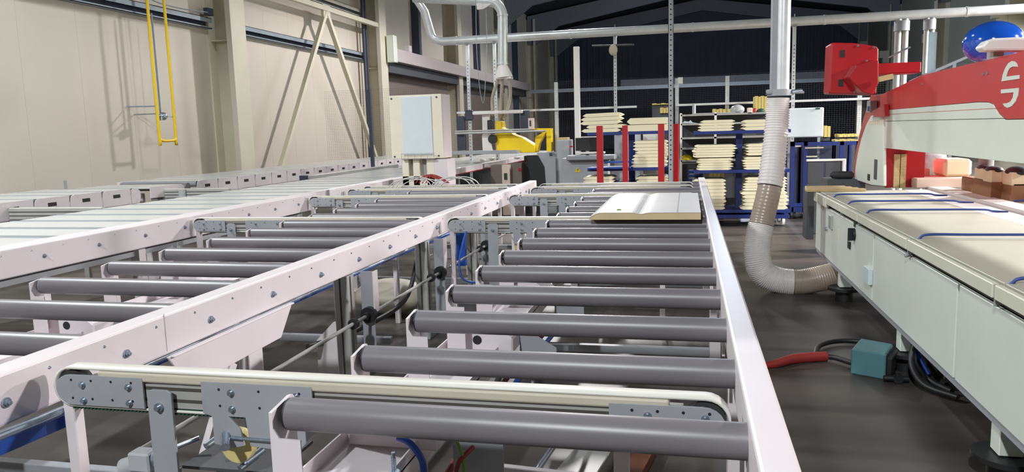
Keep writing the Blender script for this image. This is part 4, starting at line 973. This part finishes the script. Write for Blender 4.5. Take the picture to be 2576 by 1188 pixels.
# console with monitor
YK = 13.4
co = thing('control_console', 'light grey control console with a dark monitor left of the red posts', 'console', (-1.9, YK, 0))
gbox(1412, 1530, 398, YK, .5, 'console_body', M['console'], co, .01)
pbox(1424, 390, 1546, 404, YK - .15, .4, 'keyboard_shelf', M['plate'], co, .01)
pbox(1450, 382, 1520, 388, YK - .1, .2, 'keyboard', M['strip'], co)
pbox(1448, 346, 1512, 380, YK + .1, .05, 'monitor', M['screen'], co)
pbox(1446, 343, 1512, 347, YK + .09, .07, 'monitor_frame', M['strip'], co)
q = aY(1478, 385, YK + .12); MB().box(q.x - .03, q.x + .03, YK + .11, YK + .15, q.z - .15, q.z + .05).build('monitor_stand', M['plate'], co)
a, b, c_ = aY(1446, 433, YK - .01), aY(1461, 433, YK - .01), aY(1453.5, 421, YK - .01)
MB().prism([(a.x, a.z), (b.x, b.z), (c_.x, c_.z)], 'y', YK - .006, YK - .001).build('warning_triangle', M['yellow'], co)
MB().box((a.x + b.x) / 2 - .006, (a.x + b.x) / 2 + .006, YK - .009, YK - .006, a.z + .02, a.z + .06).build('triangle_mark', M['black'], co)
q = aY(1437, 371, YK); MB().cyl(q, q + Vector((0, 0, .03)), .03, 12).build('red_button', M['red'], co)
tp = aY(1449, 117, 13.9)
tag(MB().box(tp.x - .05, tp.x + .05, 13.9, 14.0, 0, tp.z).build('white_pole', M['strip'], None, .005), 'tall white square pole behind the control console', 'pole')
# white cabinets behind
c1 = thing('white_cabinet', 'white cabinet with a small blue label behind the second red post', 'cabinet', (-1.2, 13.6, 0))
gbox(1545, 1580, 331, 13.7, .4, 'body', M['console'], c1); pbox(1549, 333, 1560, 340, 13.69, .008, 'blue_label', M['blue'], c1, 0)
c2 = thing('white_cabinet', 'narrow white machine box between second and third red posts', 'cabinet', (-.8, 13.6, 0))
gbox(1585, 1610, 336, 13.8, .3, 'body', M['cabdoor'], c2); gbox(1617, 1660, 328, 14.0, .3, 'rear_box', M['strip'], c2)
# blue horizontal arms
for i, (x0, x1, y_, lb) in enumerate(((1523, 1590, 408, 'upper'), (1480, 1586, 423, 'lower'))):
    a = aY(x0, y_ + 2, 12.2); b = aY(x1, y_ - 3, 12.2)
    MB().box(a.x, b.x, 12.1, 12.3, a.z, b.z).build('side_arm', M['blue'], cartL)
# steel shelf with helmet
sh = thing('steel_shelf', 'light steel shelving unit behind the cart, with a yellow helmet on it', 'shelf', (.2, 13.7, 0))
YS = 13.7; xl_ = aY(1713, 300, YS).x; xr_ = aY(1945, 300, YS).x
for x in (xl_, aY(1800, 300, YS).x, xr_): MB().box(x - .02, x + .02, YS, YS + .04, 0, aY(1713, 285, YS).z).build('upright', M['strip'], sh)
for py in (288, 311, 346, 372, 403):
    z = aY(1730, py, YS).z; MB().box(xl_, xr_, YS, YS + .45, z - .03, z).build('shelf_board', M['alu'], sh)
MB().box(xl_, xr_, YS + .43, YS + .45, .3, aY(1713, 290, YS).z).build('back_panel', M['shadowgrey'], sh)
q = aY(1727, 400, YS + .1)
hz = aY(1730, 403, YS).z
tag(MB().sphere((q.x, YS + .14, hz), .1, (1, 1.2, .95), 20, 12, 0).cyl((q.x, YS + .14, hz), (q.x, YS + .14, hz + .012), .118, 20).build('safety_helmet', M['helmet']), 'yellow safety helmet on the steel shelf right of the rightmost red post', 'helmet')
tag(MB().prism([(aY(px, py, YS).x, aY(px, py, YS).z) for px, py in [(1716, 310), (1722, 305), (1733, 306), (1737, 302), (1742, 308), (1755, 310)]], 'y', YS + .02, YS + .2).build('cloth', M['cabdoor']), 'pale blue cloth on the second shelf of the steel shelving', 'cloth')
tblock(1745, 1850, 282, 288, YS + .05, .2, 'loose_sheets', M['console'], 'loose grey sheets on top of the steel shelving', 'sheets', aY(1730, 288, YS).z)
q = aY(1855, 275, YS + .2)
tag(MB().sphere((q.x, YS + .2, aY(1855, 288, YS).z + .085), .1, (1.2, 1, .85), 16, 10).build('clear_bag', M['bag']), 'clear plastic bag on top of the steel shelving', 'bag')
tblock(1880, 1893, 271, 282, YS, .1, 'pink_cup', M['foam'], 'pink and white cup on top of the shelving', 'cup', aY(1850, 288, YS).z)
q = aY(1899, 275, YS); tag(MB().sphere((q.x, YS + .1, aY(1850, 288, YS).z + .05), .05).build('red_ball', M['redhose']), 'small dark red ball beside the pink cup', 'ball')
q = aY(1915, 278, YS); tag(MB().sphere((q.x, YS + .1, aY(1850, 288, YS).z + .045), .055, (1.3, 1, .8)).build('green_bag', M['green']), 'small green bundle right of the red ball', 'bundle')
q = aY(1746, 275, YS); tag(MB().cyl((q.x, YS + .1, aY(1746, 288, YS).z), (q.x, YS + .1, aY(1746, 262, YS).z), .03, 12).build('spray_can', M['console']), 'grey spray can standing on top of the steel shelving', 'can')
# drawer cabinet
dc = thing('drawer_cabinet', 'grey tool cabinet with blue drawers behind the right red post', 'cabinet', (.1, 13.0, 0))
gbox(1716, 1768, 413, 13.0, .5, 'body', M['shadowgrey'], dc)
for i in range(3):
    d_ = pbox(1730, 427 + 10 * i, 1768, 435 + 10 * i, 12.985, .02, 'drawer', M['blue'], dc, 0)
    pbox(1734, 427 + 10 * i, 1760, 429 + 10 * i, 12.97, .015, 'handle', M['strip'], d_, 0)
# yellow-cream stacks behind
def pile(x0, x1, yt, yb_, Y, n, lb, depth=.5, sup=True):
    a = aY(x0, yb_, Y); b = aY(x1, yt, Y)
    t = thing('yellow_stack', lb, 'stack', ((a.x + b.x) / 2, Y, a.z), 'stacks of yellow boards in the background')
    w_ = (b.x - a.x) / n
    for i in range(n): MB().box(a.x + w_ * i + .003, a.x + w_ * (i + 1) - .003, Y, Y + depth, a.z, b.z - .01 * (i % 2)).build('board', M['creamy2'], t)
    if sup: MB().box(a.x, b.x, Y + .05, Y + depth - .05, 0, a.z).build('support', M['shadowgrey'], t)
pile(1793, 1826, 273, 330, 14.4, 4, 'yellow board stack at far left behind the steel shelving')
pile(1830, 1865, 273, 330, 14.4, 4, 'yellow board stack right of another, behind the clear bag')
pile(1899, 1930, 241, 300, 14.5, 4, 'tallest yellow board stack just left of the ribbed hose top')
pile(1640, 1684, 259, 264, 14.6, 4, 'thin yellow boards high left of the grey strut')
pile(1660, 1684, 270, 285, 13.95, 3, 'short yellow board stack left of the grey strut')
pile(1785, 1822, 433, 448, 13.3, 4, 'low yellow board stack under the cart shelf')
pile(2073, 2090, 316, 345, 14.2, 2, 'small yellow stack at right of the whiteboard')
pile(2112, 2160, 337, 345, 14.6, 5, 'flat yellow boards left of the red column')
pile(2100, 2160, 350, 356, 13.5, 6, 'pale boards on the blue cage cart', .3, False)
# whiteboard
wb = thing('whiteboard', 'white board with rounded corners hanging right of the ribbed hose', 'whiteboard', (1.95, 13.8, 1.3))
pbox(1963, 270, 2073, 347, 13.8, .03, 'panel', M['cabdoor'], wb, .02)
pbox(2052, 271, 2063, 275, 13.79, .01, 'green_tag', M['green'], wb, 0)
for px in (1985, 2060):
    q = aY(px, 340, 13.84); MB().box(q.x - .02, q.x + .02, 13.83, 13.87, 0, q.z + .1).build('stand_leg', M['plate'], wb)
# blue cage cart
bc = thing('cage_cart', 'blue mesh cage cart between the ribbed hose and the machine column', 'cart', (2.2, 13.4, 0))
YC2 = 13.4; xa = aY(1995, 360, YC2).x; xb = aY(2160, 360, YC2).x; zt_ = aY(2075, 357, YC2).z
for x in (xa, xa + .2, xb - .25, xb): MB().box(x - .03, x + .03, YC2, YC2 + .06, .1, zt_).box(x - .03, x + .03, YC2 + .7, YC2 + .76, .1, zt_).parts('upright', M['bluepaint'], bc)
MB().box(xa - .03, xb + .03, YC2, YC2 + .06, zt_ - .06, zt_).box(xa - .03, xb + .03, YC2 + .7, YC2 + .76, zt_ - .06, zt_).parts('top_rail', M['bluepaint'], bc)
MB().box(xa, xb, YC2 + .7, YC2 + .72, .15, zt_).build('back_panel', M['navy'], bc)
MB().box(xa, xb, YC2, YC2 + .76, .12, .2).build('base', M['bluepaint'], bc)
mm_ = MB()
for i in range(22): mm_.box(xa + (xb - xa) * i / 22 - .002, xa + (xb - xa) * i / 22 + .002, YC2 + .02, YC2 + .024, .2, zt_)
stuff(mm_.build('wire_mesh', M['bluepaint'], bc))
for x in (xa + .05, xb - .05):
    for y in (YC2 + .06, YC2 + .7): MB().cyl((x - .02, y, .06), (x + .02, y, .06), .06, 16).build('wheel', M['black'], bc)
for (x0, x1, y_) in ((2025, 2072, 370), (2000, 2015, 366), (2028, 2056, 392)): pbox(x0, y_, x1, y_ + 4, YC2 - .005, .01, 'paper_strip', M['guide'], bc, 0)
# grey framed panels
gp_ = thing('framed_panel', 'dark grey panels in a white rounded frame in front of the blue cage', 'panel', (2.2, 12.0, 0))
YF = 11.6
pbox(2031, 405, 2072, 462, YF, .02, 'dark_panel', M['shadowgrey'], gp_); pbox(2076, 405, 2118, 462, YF, .02, 'dark_panel', M['shadowgrey'], gp_)
a = aY(2029, 403, YF); b = aY(2128, 403, YF)
MB().box(a.x, b.x, YF - .02, YF + .04, a.z - .02, a.z + .01).build('frame_top', M['strip'], gp_, .004); MB().box(b.x - .05, b.x, YF - .02, YF + .04, .6, b.z).build('frame_side', M['strip'], gp_, .01)
gbox(2030, 2120, 462, YF, .06, 'stand', M['shadowgrey'], gp_)
q0 = aY(2088, 440, 9.9); q1 = aY(2148, 441, 9.9)
tag(MB().tube([q0, q0 + Vector((.03, 0, 0)), (q0 + q1) / 2, q1 - Vector((.03, 0, 0)), q1], .05, 14, [.02, .045, .048, .05, .02]).build('black_bolster', M['rubber']), 'black padded roll lying at the far end of the machine', 'pad')
tag(MB().box(q0.x - .05, q1.x + .1, 9.75, 10.2, 0, q0.z - .05).build('grey_bin', M['shadowgrey']), 'grey bin under the black padded roll at the far end of the machine', 'bin')
gbx = aY(2047, 480, 9.3)
tag(MB().box(aY(2028, 470, 9.4).x, aY(2046, 470, 9.4).x, 9.3, 9.6, 0.25, .84).build('grey_box', M['shadowgrey']), 'narrow grey box left of the machine end, under the wooden rails', 'box')
# ---- wire fence across the hall
YW = 15.1
fn = thing('wire_fence', 'fine wire mesh fence across the hall behind the carts', 'fence', (-2, YW, 0))
zf = aY(1300, 208, YW).z; xfa = -7.5; xfb = 5.0
wm = MB(); x = xfa
while x < xfb: wm.box(x - .0006, x + .0006, YW, YW + .002, 1.1, zf); x += .045
z = 1.1
while z < zf: wm.box(xfa, xfb, YW, YW + .002, z - .0008, z + .0008); z += .035
stuff(wm.build('wire_mesh', M['shadowgrey'], fn))
for px in (925, 1398, 1703, 1830, 2165):
    q = aY(px, 215, YW); zz = {1398: 207, 1703: 197, 1830: 191, 2165: 200, 925: 225}[px]
    MB().box(q.x - .035, q.x + .035, YW + .02, YW + .08, 0, aY(px, zz, YW).z).build('fence_post', M['duct'] if px != 925 else M['girtdark'], fn)
zr = aY(1500, 272, YW).z
MB().box(aY(1150, 280, YW).x, aY(1602, 270, YW).x, YW - .04, YW, zr - .02, zr + .02).build('fence_rail', M['duct'], fn)
zr2 = aY(1900, 258, YW).z
MB().box(aY(1700, 267, YW).x, aY(2200, 245, YW).x, YW - .04, YW, zr2 - .02, zr2 + .02).build('fence_rail', M['duct'], fn)
q = aY(1711, 203, YW)
MB().box(q.x - .04, q.x + .05, YW - .05, YW, q.z - .06, q.z + .06).build('sensor_box', M['mint'], fn)
# bits left of console
tblock(1400, 1432, 352, 376, 14.4, .5, 'grey_bench', M['console'], 'low grey bench behind the yellow saw frame', 'bench', 0)
tblock(1403, 1428, 346, 353, 14.65, .3, 'yellow_plank', M['wood'], 'small wooden plank on the low grey bench', 'plank')
